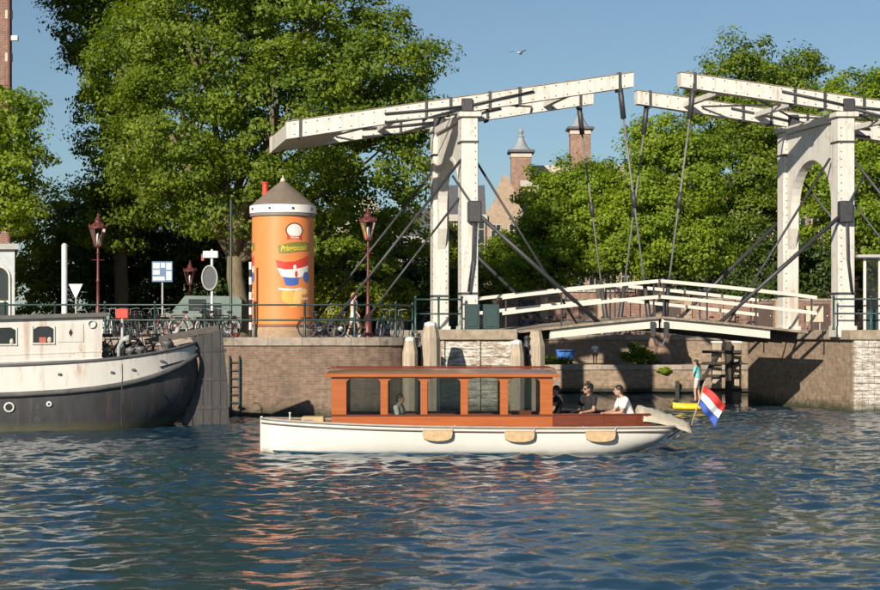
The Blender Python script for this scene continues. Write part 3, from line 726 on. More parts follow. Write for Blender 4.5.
# side fenders
for px in (437.5, 519.5, 601):
    x = XP(px, 41) - BX; s = (x + 5.15) / 10.1; hb = halfb(s); z = sheer(s) - .06
    st = []
    for k in range(9):
        a = math.pi * k / 8; dx = -.36 * math.cos(a); d = .12 + .17 * math.sin(a) ** .6
        st.append([(x + dx, -hb - .03, z), (x + dx, -hb - .11, z - .03), (x + dx, -hb - .11, z - d + .02), (x + dx, -hb - .02, z - d), (x + dx, -hb - .03, z)])
    f = loft(st, 'hull_fender', TAN, boat, smooth=False)
    for dx in (-.33, .33): MB().tube([(x + dx, -hb - .04, z - .02), (x + dx * 1.25, -hb + .03, z + .1)], .012, 5).build('lanyard', LGREY, f)
MB().bev(-4.15, -3.6, -.28, .28, .71, .87, .02).build('deck_hatch', mat('pale_hatch', (.45, .32, .17), .5, .2, 4), boat)
MB().bev(-3.58, -3.42, -.5, .5, .65, .76, .015).build('step_board', MAHOG2, boat)
MB().lathe([(.03, .74), (.022, .79), (.022, .94), (.04, .95), (.02, .97)], 8, (-4.45, 0, 0)).build('bow_post', LGREY, boat, smooth=True)
mb = MB(); mb.tube([(-3.95, -.55, .74), (-3.95, -.55, .8)], .015, 6); mb.tube([(-4.05, -.55, .81), (-3.85, -.55, .81)], .015, 6); mb.build('cleat', STEEL, boat)
# stern flag (rests in the boat's socket)
fl = thing('stern_flag', 'red, white and blue striped flag on a slanted staff at boat stern', 'flag', (XP(690.5, 42.2), 42.15, .6))
MB().tube([(0, 0, 0), (.335, 0, 1.08)], [.02, .014], 8).build('flag_staff', mat('varnished_staff', (.45, .3, .16), .4, .15, 5), fl, smooth=True)
MB().ell((.34, 0, 1.1), (.025, .025, .025), 8, 6).build('staff_knob', STEEL, fl, smooth=True)
h0, h1 = Vector((.325, 0, 1.03)), Vector((.18, 0, .56))
cols = (mat('flag_red', (.6, .035, .03), .7, .08, 6), mat('flag_white', (.78, .77, .75), .7, .04, 6), mat('flag_blue', (.03, .08, .36), .7, .08, 6))
for k in range(3):
    vs = []; fs = []; NU, NV = 16, 5
    for i in range(NU + 1):
        u_ = i / NU
        for j in range(NV + 1):
            v_ = (k + j / NV) / 3
            p = h0.lerp(h1, v_) + Vector((.56 * u_, 0, -.38 * u_ - .1 * u_ * u_))
            p += Vector((-.16 * u_ * v_, .09 * math.sin(u_ * 8 + v_ * 2.2) * u_ ** .6, .05 * math.sin(u_ * 6 + v_ * 3) * u_ - .1 * u_ * v_))
            vs.append(p)
    for i in range(NU):
        for j in range(NV): a = i * (NV + 1) + j; fs.append((a, a + 1, a + NV + 2, a + NV + 1))
    ob = MB().add(vs, fs).build(('red_stripe', 'white_stripe', 'blue_stripe')[k], cols[k], fl, smooth=True)
    so = ob.modifiers.new('thickness', 'SOLIDIFY'); so.thickness = .006

# ================================================================ moored barge
PH = R(15)
barge = thing('moored_barge', 'old dark-hulled barge with white bulwark and cabin moored at left', 'barge', (XP(196, 54), 54, 0), PH)
def b_half(x):   # x <= 0, stern at 0
    d = -x
    return 2.15 * min(1, math.sin(min(1, d / 4.2) * math.pi / 2) ** .62) if d > 0 else .03
def b_top(x): d = -x; return 1.86 + .72 * math.exp(-d / 2.6) - .0 * d
def b_mid(x): d = -x; return 1.05 + 1.2 * math.exp(-d / 1.9)
xs_ = [0, -.06, -.15, -.3, -.5, -.75, -1.1, -1.5, -2, -2.6, -3.3, -4.2, -5.5, -7, -9, -12, -16]
lo, hi, rub = [], [], []
for x in xs_:
    hb = max(.05, b_half(x)); zt, zm = b_top(x), b_mid(x); row = []; d = -x
    tk = math.exp(-d / 2.2)                      # tuck under the stern
    for sd in (-1, 1):
        pr = []
        for q in range(9):
            f = q / 8; z = zm + (-.9 - zm) * f
            w = hb * (1 - tk * .95 * f ** 2.2) * (1 if f < .8 else 1 - (f - .8) * .5)
            xx = x + tk * .12 * math.sin(math.pi * min(1, f * 1.6)) - tk * 1.7 * f ** 2.6
            pr.append((xx, sd * max(.03, w), z))
        row += pr if sd < 0 else list(reversed(pr))[0:]
    lo.append(row)
loft(lo, 'hull', HULLB, barge)
for sd in (-1, 1):
    st = []; st2 = []
    for x in xs_:
        hb = max(.05, b_half(x)); zt, zm = b_top(x), b_mid(x); ti = 1 - .05
        st.append([(x, sd * hb, zm), (x - .01, sd * (hb * ti + .0), zt), (x - .03, sd * (hb * ti - .05 if hb > .2 else hb * .5), zt), (x - .03, sd * (hb - .06 if hb > .2 else hb * .5), zm), (x, sd * hb, zm)])
        st2.append(Vector((x + .02, sd * (hb + .03), zm - .02)))
    loft(st, 'bulwark', BARGEW, barge, smooth=False, auto=R(50))
    MB().tube(st2, .085, 8).build('rubbing_strake', BARGEG, barge, smooth=True)
    MB().tube([Vector((x, sd * (max(.05, b_half(x)) * .96 - .02), b_top(x) + .02)) for x in xs_], .05, 8).build('cap_rail', BARGEG, barge, smooth=True)
mb = MB(); vs = []; fs = []
for x in xs_: vs += [(x - .02, -b_half(x) * .95, b_top(x) - .35), (x - .02, b_half(x) * .95, b_top(x) - .35)]
for i in range(len(xs_) - 1): fs.append((2 * i, 2 * i + 1, 2 * i + 3, 2 * i + 2))
mb.add(vs, fs).build('deck', mat('barge_deck', (.07, .07, .065), .7, .3, 4), barge)
# rudder: big board behind the stern post
poly = [(-.55, -.9), (1.0, -.9), (1.03, 0), (1.0, 1.2), (.86, 2.6), (.8, 3.02), (-.15, 2.75), (.05, 2.4), (.12, 2.0), (.06, 1.5), (-.12, .9), (-.4, .2)]
rd = MB().prism(poly, -.09, .09, 'y').build('rudder', RUDDER, barge)
for k in range(3):
    xx = .2 + k * .27; MB().bev(xx, xx + .02, -.097, -.091, -.5, 2.8 + k * .08, .002).build('board_seam', BLACK, rd)
for z in (.5, 1.4, 2.3): MB().bev(-.2 if z > 1 else -.45, .95, -.105, -.0981, z, z + .1, .003).build('iron_strap', HULLB, rd)
MB().beam((.72, 0, 3.06), (-1.6, 0, 2.62), .14, .2).build('tiller', mat('tiller_wood', (.1, .085, .075), .7, .3, 5), barge)
# cabin
def cz(x): return .055 * (x + 3.0)
for nm, mb_, m_ in (('cabin_wall', MB().prism([(-14, 1.5 + cz(-14)), (-3.05, 1.5), (-3.0, 3.40), (-14, 3.40 + cz(-14) * .6)], -1.62, 1.62, 'y'), BARGEW),):
    cw = mb_.build(nm, m_, barge)
rr_ = [(-14.2, 3.41 + cz(-14) * .6), (-2.85, 3.41), (-2.85, 3.53), (-14.2, 3.53 + cz(-14) * .6)]
MB().prism(rr_, -1.76, 1.76, 'y').build('cabin_roof', mat('grey_felt_roof', (.12, .115, .105), .8, .2, 4), barge)
MB().prism([(-14, 2.12 + cz(-14) * .6), (-3.0, 2.12), (-3.0, 2.17), (-14, 2.17 + cz(-14) * .6)], -1.645, -1.621, 'y').build('cabin_moulding', LGREY, barge)
MB().prism([(-14, 2.34 + cz(-14) * .6), (-3.0, 2.34), (-3.0, 2.37), (-14, 2.37 + cz(-14) * .6)], -1.635, -1.621, 'y').build('cabin_moulding', BARGEW, barge)
sf = lambda x: .6 * cz(x)
for k, xc in enumerate((-4.75, -5.85, -7.9, -9.3)):
    z0, z1 = 2.68 + sf(xc), 3.17 + sf(xc); hw = .3
    poly = [(xc - hw, z0), (xc + hw, z0 + .01), (xc + hw, z1 - .08), (xc + hw * .5, z1), (xc - hw * .5, z1 - .01), (xc - hw, z1 - .1)]
    wd = MB().prism(poly, -1.634, -1.6201, 'y').build('window', WGLASS, barge)
    MB().bev(xc - hw - .04, xc + hw + .04, -1.665, -1.6345, z0 - .05, z0 - .003, .005).build('window_sill', BARGEW, wd)
    for e in (-1, 1): MB().bev(xc + e * (hw + .02) - .02, xc + e * (hw + .02) + .02, -1.65, -1.6215, z0, z1, .004).build('window_frame', BARGEW, wd)
    if k == 0:
        MB().bev(xc - .12, xc + .08, -1.66, -1.636, z0, z0 + .16, .01).build('red_flower_box', mat('faded_red', (.5, .12, .09), .7, .2, 8), wd)
        MB().ell((xc + .18, -1.65, z0 + .08), (.07, .04, .09), 8, 6).build('pale_ornament', CANVAS, wd)
    elif k == 1: MB().ell((xc + .18, -1.65, z0 + .06), (.06, .04, .1), 8, 6).build('pale_ornament', CANVAS, wd)
for xc in (-3.95, -6.55):
    z = 2.95 + sf(xc)
    pn = MB().bev(xc - .38, xc + .38, -1.64, -1.6205, z - .28, z + .28, .008).build('cabin_door_panel', BARGEW, barge)
    MB().prism([(xc - .06, z), (xc, z - .12), (xc + .06, z), (xc, z + .12)], -1.648, -1.641, 'y').build('diamond_opening', BLACK, pn)
mb = MB(); mb.tube([(-3.33 + .11 * math.cos(a), -1.66, 3.18 + .11 * math.sin(a)) for a in [R(20 * k) for k in range(19)]], .022, 6, cap=False); mb.build('ring', LGREY, barge, smooth=True)
for (x, z, r) in ((-5.75, .72, .13), (-4.6, .8, .06)):
    y = -b_half(x) - .0
    mb = MB(); mb.tube([(x + r * math.cos(a), y - .02, z + r * math.sin(a)) for a in [R(30 * k) for k in range(13)]], .03, 6, cap=False); p = mb.build('porthole', LGREY, barge, smooth=True)
    M = Matrix.Rotation(R(90), 4, 'X'); mb = MB(); mb.prism([(x + r * math.cos(R(30 * k)), z + r * math.sin(R(30 * k))) for k in range(12)], y - .03, y + .05, 'y'); mb.build('porthole_glass', BLACK, p)
for (x, dz, w) in ((-2.1, .42, .05), (-2.75, .42, .05), (-1.2, .3, .06), (-4.3, .35, .05)):
    y = -b_half(x) * .975; MB().bev(x - w, x + w, y - .05, y + .02, b_top(x) - dz, b_top(x) - dz + .07, .01).build('scupper', BARGEG, barge)
MB().beam((-1.25, -b_half(-1.25) * .99 - .03, b_top(-1.25) - .45), (-.45, -b_half(-.45) * .99 - .03, b_top(-.45) - .42), .03, .05).build('name_strip', BLACK, barge)
for x in (-2.15, -1.85):
    MB().lathe([(.1, 0), (.1, .5), (.15, .52), (.15, .6), (.11, .63)], 12, (x, -1.3, b_top(x) - .35)).build('bollard', mat('deck_grey_iron', (.13, .14, .135), .55, .25, 5), barge, smooth=True)
MB().lathe([(.16, 0), (.16, .12), (.1, .16), (.1, .4), (.2, .46), (.2, .52), (.1, .55)], 12, (-2.9, -1.2, 1.9)).build('capstan', BARGEG, barge, smooth=True)
MB().lathe([(.22, 0), (.24, .08), (.1, .12), (.09, .45), (.17, .5), (.16, .6)], 12, (-.95, -.4, 2.05)).build('capstan', BARGEG, barge, smooth=True)
mb = MB(); mb.tube([(-2.5, -1.35, 1.95), (-2.5, -1.35, 2.5), (-2.38, -1.45, 2.72), (-2.2, -1.55, 2.74)], [.06, .06, .08, .12], 10); mb.build('cowl_vent', GREY, barge, smooth=True)
o = thing('barge_deck_sign', 'small red box sign on a grey post on the barge deck', 'sign', (XP(122, 52.2), 52.25, 1.75))
MB().tube([(0, 0, 0), (0, 0, 1.7)], .045, 8).build('post', GREY, o, smooth=True)
MB().bev(-.19, .19, -.07, .07, 1.6, 1.9, .02).build('sign_box', RED, o)
mb = MB()
mb.tube([(0, 0, 1.98), (.02, -.06, 1.6), (-.01, -.12, .9), (0, -.1, .2), (.03, -.02, -.3)], .016, 6)
o = mb.build('mooring_rope', BLACK); o.location = (XP(124, 50.9), 50.62, 0); tag(o, 'thin dark rope hanging down the barge side into the water', 'rope')

# ================================================================ advertising kiosk
KX, KY, KR = XP(283, 65.8), 65.8, 1.19
kio = thing('advertising_kiosk', 'orange round advertising kiosk with brown conical roof beside the quay railing', 'kiosk', (KX, KY, GZ0))
ZK = lambda py: ZP(py, 65.8) - GZ0
MB().lathe([(KR + .06, -.02), (KR + .06, .28), (KR + .02, .34), (KR + .02, ZK(327))], 56).build('plinth', mat('plinth_stone', (.36, .25, .16), .85, .2, 4), kio, auto=R(30))
body = MB().lathe([(KR, ZK(327) + .002), (KR, ZK(218))], 72).build('drum', ORANGE, kio, auto=R(30))
MB().lathe([(KR + .02, ZK(327) + .003), (KR + .05, ZK(326)), (KR + .05, ZK(324.5)), (KR + .005, ZK(324))], 56).build('base_ring', mat('brown_ring', (.25, .12, .06), .5, .1, 4), body, auto=R(30))
MB().lathe([(KR + .01, ZK(218) + .001), (KR + .07, ZK(217)), (KR + .07, ZK(214.2))], 56).build('collar', mat('grey_brown_collar', (.2, .175, .15), .6, .15, 5), kio, auto=R(30))
band = MB().lathe([(1.28, ZK(214)), (1.28, ZK(206.5)), (1.22, ZK(206))], 56).build('white_band', mat('band_white', (.78, .76, .74), .4, .05, 3), kio, auto=R(30))
for k in range(9):
    a = R(-90 - 18 + 40 * k); c = Vector((1.285 * math.cos(a), 1.285 * math.sin(a), ZK(210)))
    MB().ell(c, (.05, .05, .05), 8, 6).build('band_stud', mat('stud_navy', (.04, .05, .12), .4, .1, 5), band, smooth=True)
st = []
MB().lathe([(1.24, ZK(206) + .002), (1.2, ZK(205)), (1.0, ZK(200.5)), (.5, ZK(189.6)), (.07, ZK(181)), (.05, ZK(180))], 64).build('cone_roof', mat('brown_felt_cone', (.17, .135, .105), .75, .18, 4, bump=.2), kio, auto=R(35))
MB().lathe([(.09, ZK(182)), (.11, ZK(180.5)), (.08, ZK(179)), (.03, ZK(177)), (.02, ZK(175))], 12).build('finial', CANVAS, kio, smooth=True)
MB().lathe([(.12, ZK(197)), (.12, ZK(183)), (.15, ZK(182.6)), (.15, ZK(181.5))], 14, (-.72, .35, 0)).build('red_chimney', RED, kio, auto=R(30))
def wrap(poly_grid, name, m, par, ang, lift):
    """flat print (vertices x across, z up) laid round the drum at the given bearing"""
    vs, fs = poly_grid; out = []
    bm = bmesh.new(); bv = [bm.verts.new((x, 0, z)) for x, z in vs]
    for f in fs:
        try: bm.faces.new([bv[i] for i in f])
        except ValueError: pass
    bmesh.ops.triangulate(bm, faces=[f for f in bm.faces if len(f.verts) > 4])
    for it in range(4):
        lg = [e for e in bm.edges if abs(e.verts[0].co.x - e.verts[1].co.x) > .14]
        if not lg: break
        bmesh.ops.subdivide_edges(bm, edges=lg, cuts=1); bmesh.ops.triangulate(bm, faces=[f for f in bm.faces if len(f.verts) > 4])
    bm.verts.index_update(); vs = [(v.co.x, v.co.z) for v in bm.verts]; fs = [tuple(v.index for v in f.verts) for f in bm.faces]; bm.free()
    for (x, z) in vs:
        a = ang + x / KR - math.pi / 2; out.append(((KR + lift) * math.cos(a), (KR + lift) * math.sin(a), z))
    return MB().add(out, fs).build(name, m, par)
def disc(cx, cz, rx, rz, n=28):
    return ([(cx, cz)] + [(cx + rx * math.cos(2 * math.pi * k / n), cz + rz * math.sin(2 * math.pi * k / n)) for k in range(n)], [(0, 1 + k, 1 + (k + 1) % n) for k in range(n)])
def strip(top, bot):
    n = len(top); return (list(top) + list(bot), [(k, k + 1, n + k + 1, n + k) for k in range(n - 1)])
def text_grid(body_txt, size, cx, cz, shear=0, rot=0, sx=1):
    cu = bpy.data.curves.new('lettering', 'FONT'); cu.body = body_txt; cu.size = size; cu.align_x = 'CENTER'; cu.align_y = 'CENTER'; cu.shear = shear; cu.offset = size * .02; cu.resolution_u = 3
    ob = bpy.data.objects.new('lettering', cu); COL.objects.link(ob); dg = bpy.context.evaluated_depsgraph_get()
    me = bpy.data.meshes.new_from_object(ob.evaluated_get(dg)); bpy.data.objects.remove(ob)
    c, s = math.cos(rot), math.sin(rot)
    vs = [(cx + (v.co.x * c * sx - v.co.y * s), cz + (v.co.x * s * sx + v.co.y * c)) for v in me.vertices]; fs = [tuple(p.vertices) for p in me.polygons]
    return vs, fs
PR = {k: mat('print_' + k, c, .45, .05, 4) for k, c in dict(maroon=(.2, .03, .02), white=(.78, .75, .7), red=(.6, .05, .035), blue=(.06, .13, .42), yellow=(.72, .55, .06), olive=(.2, .2, .04), chip=(.78, .42, .1), chipl=(.85, .55, .2), navy=(.05, .06, .2)).items()}
zz = lambda py: ZK(py)
T1_ = text_grid('Pringoooals', .31, .0, zz(249.3), .25, R(4), .74)
T2_ = text_grid('Pringles', .12, 0, zz(238.9), 0, 0, .9)
for k, ang in enumerate((R(27), R(147), R(-93))):
    ad = MB().lathe([(.01, 0), (.011, .001)], 4).build('poster', ORANGE, kio) if False else None
    wrap(disc(0, zz(232), .36, .30), 'emblem_rim', PR['maroon'], body, ang, .004)
    wrap(disc(0, zz(232), .305, .25), 'emblem_field', PR['white'], body, ang, .007)
    wrap(strip([(-.3, zz(236.6)), (-.1, zz(237.4)), (.1, zz(237.4)), (.3, zz(236.6))], [(-.3, zz(241)), (-.1, zz(240.2)), (.1, zz(240.2)), (.3, zz(241))]), 'emblem_ribbon', PR['red'], body, ang, .010)
    wrap(T2_, 'emblem_lettering', PR['white'], body, ang, .013)
    wrap(strip([(-.66, zz(247)), (-.2, zz(244)), (.3, zz(243)), (.72, zz(243.5))], [(-.6, zz(255)), (-.2, zz(254.3)), (.3, zz(252)), (.7, zz(251))]), 'slogan_shadow', PR['olive'], body, ang, .010)
    wrap(T1_, 'slogan_lettering', PR['yellow'], body, ang, .02)
    # striped shirt-like banner: red, white, blue
    L = lambda a: [(x * 1.0, zz(p)) for x, p in a]
    wrap(strip(L([(-.74, 261), (-.4, 263), (0, 262.5), (.4, 258.5), (.66, 256)]), L([(-.66, 269), (-.36, 270.5), (0, 270), (.4, 268), (.64, 266)])), 'banner_red', PR['red'], body, ang, .006)
    wrap(strip(L([(-.66, 269), (-.36, 270.5), (0, 270), (.4, 268), (.64, 266)]), L([(-.5, 277.5), (-.2, 278.5), (.1, 278.5), (.4, 277), (.6, 275)])), 'banner_white', PR['white'], body, ang, .006)
    wrap(strip(L([(-.46, 277.5), (-.2, 278.5), (.02, 278.5), (.18, 278.2)]), L([(-.36, 286), (-.15, 286.5), (.02, 286), (.14, 285)])), 'banner_blue', PR['blue'], body, ang, .006)
    wrap(disc(.0, zz(268), .07, .09, 10), 'banner_mark', PR['white'], body, ang, .009)
    wrap(disc(.06, zz(275), .06, .13, 10), 'banner_mark', PR['red'], body, ang, .009)
    wrap(disc(.52, zz(277.5), .16, .2, 16), 'ball_mark', PR['blue'], body, ang, .009)
    for (x, p, rx, rz, mm) in ((-.28, 296, .24, .3, 'chip'), (.12, 298, .2, .3, 'chipl'), (-.05, 304, .22, .16, 'chip'), (.4, 292, .2, .12, 'chipl')):
        wrap(disc(x, zz(p), rx, rz, 18), 'crisp_shape', PR[mm], body, ang, .006 + .001 * abs(x))
    wrap(strip(L([(-.62, 288.5), (-.3, 289.5), (.0, 289.5), (.3, 288)]), L([(-.62, 290.5), (-.3, 291.3), (.0, 291.2), (.3, 290)])), 'white_line', PR['white'], body, ang, .0095)
    wrap(strip(L([(.34, 298.5), (.62, 298)]), L([(.34, 300), (.62, 299.6)])), 'white_line', PR['white'], body, ang, .0095)
# door seam lines on the drum
for a in (R(60), R(-60)):
    wrap(([(-.008, zz(325)), (.008, zz(325)), (.008, zz(219)), (-.008, zz(219))], [(0, 1, 2, 3)]), 'panel_seam', PR['chip'], body, a, .003)

# ================================================================ lamps, poles, signs
def lamp(loc, label, hp=4.0, sc=1.0):
    o = thing('street_lamp', label, 'street lamp', loc, R(15), 'maroon lantern street lamps'); o.scale = (sc,) * 3
    MB().lathe([(.2, 0), (.2, .12), (.15, .18), (.14, .7), (.16, .74), (.1, .84), (.075, 1.2), (.06, 1.25), (.05, hp * .62), (.07, hp * .63), (.05, hp * .66), (.04, hp - .25), (.08, hp - .22), (.04, hp - .16), (.035, hp)], 14).build('post', LAMPRED, o, auto=R(40))
    MB().tube([(-.22, 0, hp - .45), (.22, 0, hp - .45)], .018, 6).build('ladder_bar', LAMPRED, o)
    L = MB()
    for k in range(6):
        a0, a1 = R(60 * k), R(60 * k + 60)
        L.tube([(.12 * math.cos(a0), .12 * math.sin(a0), hp + .08), (.3 * math.cos(a0), .3 * math.sin(a0), hp + .72)], .018, 5)
        L.tube([(.3 * math.cos(a0), .3 * math.sin(a0), hp + .72), (.3 * math.cos(a1), .3 * math.sin(a1), hp + .72)], .02, 5)
    L.lathe([(.035, hp), (.14, hp + .05), (.14, hp + .09)], 6)
    lan = L.build('lantern_frame', LAMPRED, o)
    g = MB()
    for k in range(6):
        a0, a1 = R(60 * k), R(60 * k + 60)
        g.add([(.12 * math.cos(a0), .12 * math.sin(a0), hp + .09), (.12 * math.cos(a1), .12 * math.sin(a1), hp + .09), (.295 * math.cos(a1), .295 * math.sin(a1), hp + .71), (.295 * math.cos(a0), .295 * math.sin(a0), hp + .71)], [(0, 1, 2, 3)])
    g.build('lantern_glass', LGLASS, lan)
    MB().lathe([(.05, hp + .1), (.07, hp + .2), (.06, hp + .5), (.02, hp + .55)], 10).build('bulb', mat('frosted_bulb', (.75, .72, .66), .5, .05, 4), lan, smooth=True)
    rf = MB().lathe([(.33, hp + .73), (.33, hp + .77), (.24, hp + .87), (.12, hp + .95), (.12, hp + 1.03), (.15, hp + 1.05), (.07, hp + 1.1), (.03, hp + 1.2), (.045, hp + 1.23), (.012, hp + 1.3)], 12).build('lantern_roof', LAMPRED, o, auto=R(40))
    for k in range(6):
        a = R(60 * k); MB().lathe([(.03, hp + .77), (.035, hp + .82), (.005, hp + .92)], 6, (.31 * math.cos(a), .31 * math.sin(a), 0)).build('crown_tip', LAMPRED, rf)
    return o
lamp((XP(368, 64.5), 64.5, GZ0), 'maroon lantern street lamp right of the orange kiosk', 3.62)
lamp((XP(98, 64), 64, GZ0), 'maroon lantern street lamp rising behind the barge cabin', 3.35)
lamp((XP(190, 84), 84, GZ0), 'more distant maroon lantern lamp between the two road signs', 2.55, .96)
def post_thing(name, label, cat, px, D, ztop, r, m, rot=0):
    o = thing(name, label, cat, (XP(px, D), D, GZ0), rot); MB().lathe([(r * 1.3, 0), (r * 1.3, .1), (r, .14), (r, ztop), (r * .4, ztop + r * .6)], 12).build('pole', m, o, auto=R(40)); return o
D = 63; o = post_thing('grey_mast', 'thick pale grey mast standing behind the barge cabin', 'pole', 64.5, D, ZP(245, D) - GZ0, .11, LGREY)
MB().lathe([(.125, 1.2), (.125, 1.26)], 12).build('band', GREY, o)
D = 66; o = post_thing('give_way_sign', 'back of an inverted triangle road sign beside the pale mast', 'road sign', 76, D, ZP(286, D) - GZ0, .035, GREY)
z = ZP(284, D) - GZ0; MB().prism([(-.27, z), (.27, z), (.03, z - .52), (-.03, z - .52)], -.07, -.045, 'y').build('sign_plate', LGREY, o)
D = 70; o = post_thing('information_sign', 'blue and white rectangular information sign on a grey pole', 'road sign', 162.5, D, ZP(263, D) - GZ0, .04, GREY)
pl = MB().bev(-.42, .42, -.075, -.05, ZP(282, D) - GZ0, ZP(261.5, D) - GZ0, .01).build('sign_plate', mat('sign_blue', (.1, .18, .3), .4, .12, 4), o)
z0_ = ZP(282, D) - GZ0
for (a, c, e, f) in ((-.38, -.1, .55, .78), (-.06, .12, .58, .78), (.16, .38, .5, .78), (-.38, -.1, .3, .5), (.16, .38, .08, .44), (-.38, .1, .06, .22)):
    MB().box(a, c, -.079, -.0752, z0_ + e, z0_ + f).build('sign_tile', mat('sign_tile_white', (.5, .54, .56), .4, .15, 6), pl)
D = 68; o = post_thing('round_road_sign', 'grey ring shaped back of a round road sign on white pole', 'road sign', 212, D, ZP(250, D) - GZ0, .055, LGREY)
mb = MB(); zc = ZP(278, D) - GZ0; mb.tube([(-.08 + .3 * math.cos(a), -.1, zc + .48 * math.sin(a)) for a in [R(15 * k) for k in range(25)]], .035, 6, cap=False); mb.build('sign_rim', GREY, o, smooth=True)
MB().prism([(-.08 + .28 * math.cos(R(15 * k)), zc + .46 * math.sin(R(15 * k))) for k in range(24)], -.09, -.075, 'y').build('sign_plate', mat('sign_back_dark', (.07, .075, .08), .5, .2, 4), o)
MB().bev(-.35, .25, -.12, .12, ZP(258, D) - GZ0, ZP(251, D) - GZ0, .02).build('signal_box', LGREY, o)
MB().bev(-.42, -.3, -.1, .1, ZP(261, D) - GZ0, ZP(254, D) - GZ0, .02).build('small_lamp', mat('dull_red', (.3, .08, .06), .5, .1, 4), o)
D = 64.5; o = post_thing('thin_mast', 'tall thin dark green mast in front of the leaning tree trunk', 'pole', 231, D, ZP(200, D) - GZ0, .05, GREENI)
D = 64.6; o = thing('striped_post', 'black and white banded post at left foot of the kiosk', 'post', (XP(250.5, D), D, GZ0))
h = ZP(262, D) - GZ0
for k in range(10): MB().lathe([(.06, h * k / 10 + .001), (.06, h * (k + 1) / 10)], 12).build('band', LGREY if k % 2 else BLACK, o)
D = 62.5; o = thing('warning_bollard', 'small red and white striped bollard left of the kiosk', 'bollard', (XP(234.5, D), D, GZ0))
for k in range(5): MB().lathe([(.13 - .012 * k, .16 * k + .001), (.13 - .012 * (k + 1), .16 * (k + 1))], 12).build('stripe', LGREY if k % 2 else RED, o)
# ladder on the quay wall
o = thing('quay_ladder', 'dark green iron ladder fixed to the brick quay wall right of barge rudder', 'ladder', (XP(234.5, 59.2), 59.2, 0))
for dx in (-.17, .17): MB().tube([(dx, 0, -.5), (dx, 0, 2.0), (dx, .1, 2.1)], .03, 6).build('rail', TEAL, o)
for k in range(9): MB().tube([(-.17, 0, -.35 + k * .28), (.17, 0, -.35 + k * .28)], .018, 6).build('rung', TEAL, o)
# ================================================================ trees
def leaf_mesh(name, lobes, n_clump, n_leaf, leaf, seed, m, hollow=.55, csize=(.45, .95)):
    """many small leaf faces gathered in clumps through the volume of a set of ellipsoid lobes"""
    rng = np.random.RandomState(seed); lob = np.array(lobes, float)
    wt = (lob[:, 3] * lob[:, 4] + lob[:, 4] * lob[:, 5] + lob[:, 3] * lob[:, 5]); wt /= wt.sum()
    li = rng.choice(len(lob), n_clump, p=wt)
    d = rng.normal(size=(n_clump, 3)); d /= np.linalg.norm(d, axis=1)[:, None]
    rr = hollow + (1.06 - hollow) * rng.rand(n_clump) ** .55
    out_ = rng.rand(n_clump) < .16; rr = np.where(out_, rr * (1 + .26 * rng.rand(n_clump)), rr); 
    bumpy = 1 + .14 * np.sin(d[:, 0] * 5 + li) * np.sin(d[:, 2] * 6 + li * 2)
    C = lob[li, :3] + d * lob[li, 3:6] * (rr * bumpy)[:, None]
    R_ = csize[0] + (csize[1] - csize[0]) * rng.rand(n_clump) ** 1.5
    ci = np.repeat(np.arange(n_clump), n_leaf); n = len(ci)
    e = rng.normal(size=(n, 3)); e /= np.linalg.norm(e, axis=1)[:, None]
    rad = rng.rand(n) ** .45
    pos = C[ci] + e * (R_[ci] * rad)[:, None] * np.array([1.15, 1.15, .72])
    pos[:, 2] -= .12 * R_[ci] * (e[:, 0] ** 2 + e[:, 1] ** 2)
    # leaf frame: normal outward from the clump and a bit upward, random roll
    nrm = e * .6 + d[ci] * .7 + np.array([0, 0, .45]) + rng.normal(size=(n, 3)) * .45
    nrm /= np.linalg.norm(nrm, axis=1)[:, None]
    t = rng.normal(size=(n, 3)); t -= nrm * (t * nrm).sum(1)[:, None]; t /= np.linalg.norm(t, axis=1)[:, None]
    b = np.cross(nrm, t); L = (leaf * (.5 + 1.0 * rng.rand(n)))[:, None]
    v0 = pos - t * L * .5; v1 = pos + b * L * .33 + nrm * L * .06; v2 = pos + t * L * .55 - nrm * L * .08; v3 = pos - b * L * .33 + nrm * L * .06
    V = np.stack([v0, v1, v2, v3], 1).reshape(-1, 3).astype(np.float32)
    me = bpy.data.meshes.new(name); me.vertices.add(len(V)); me.vertices.foreach_set('co', V.ravel())
    me.loops.add(4 * n); me.polygons.add(n); me.loops.foreach_set('vertex_index', np.arange(4 * n, dtype=np.int32))
    me.polygons.foreach_set('loop_start', np.arange(0, 4 * n, 4, dtype=np.int32)); me.update(); me.materials.append(m)
    return me, C
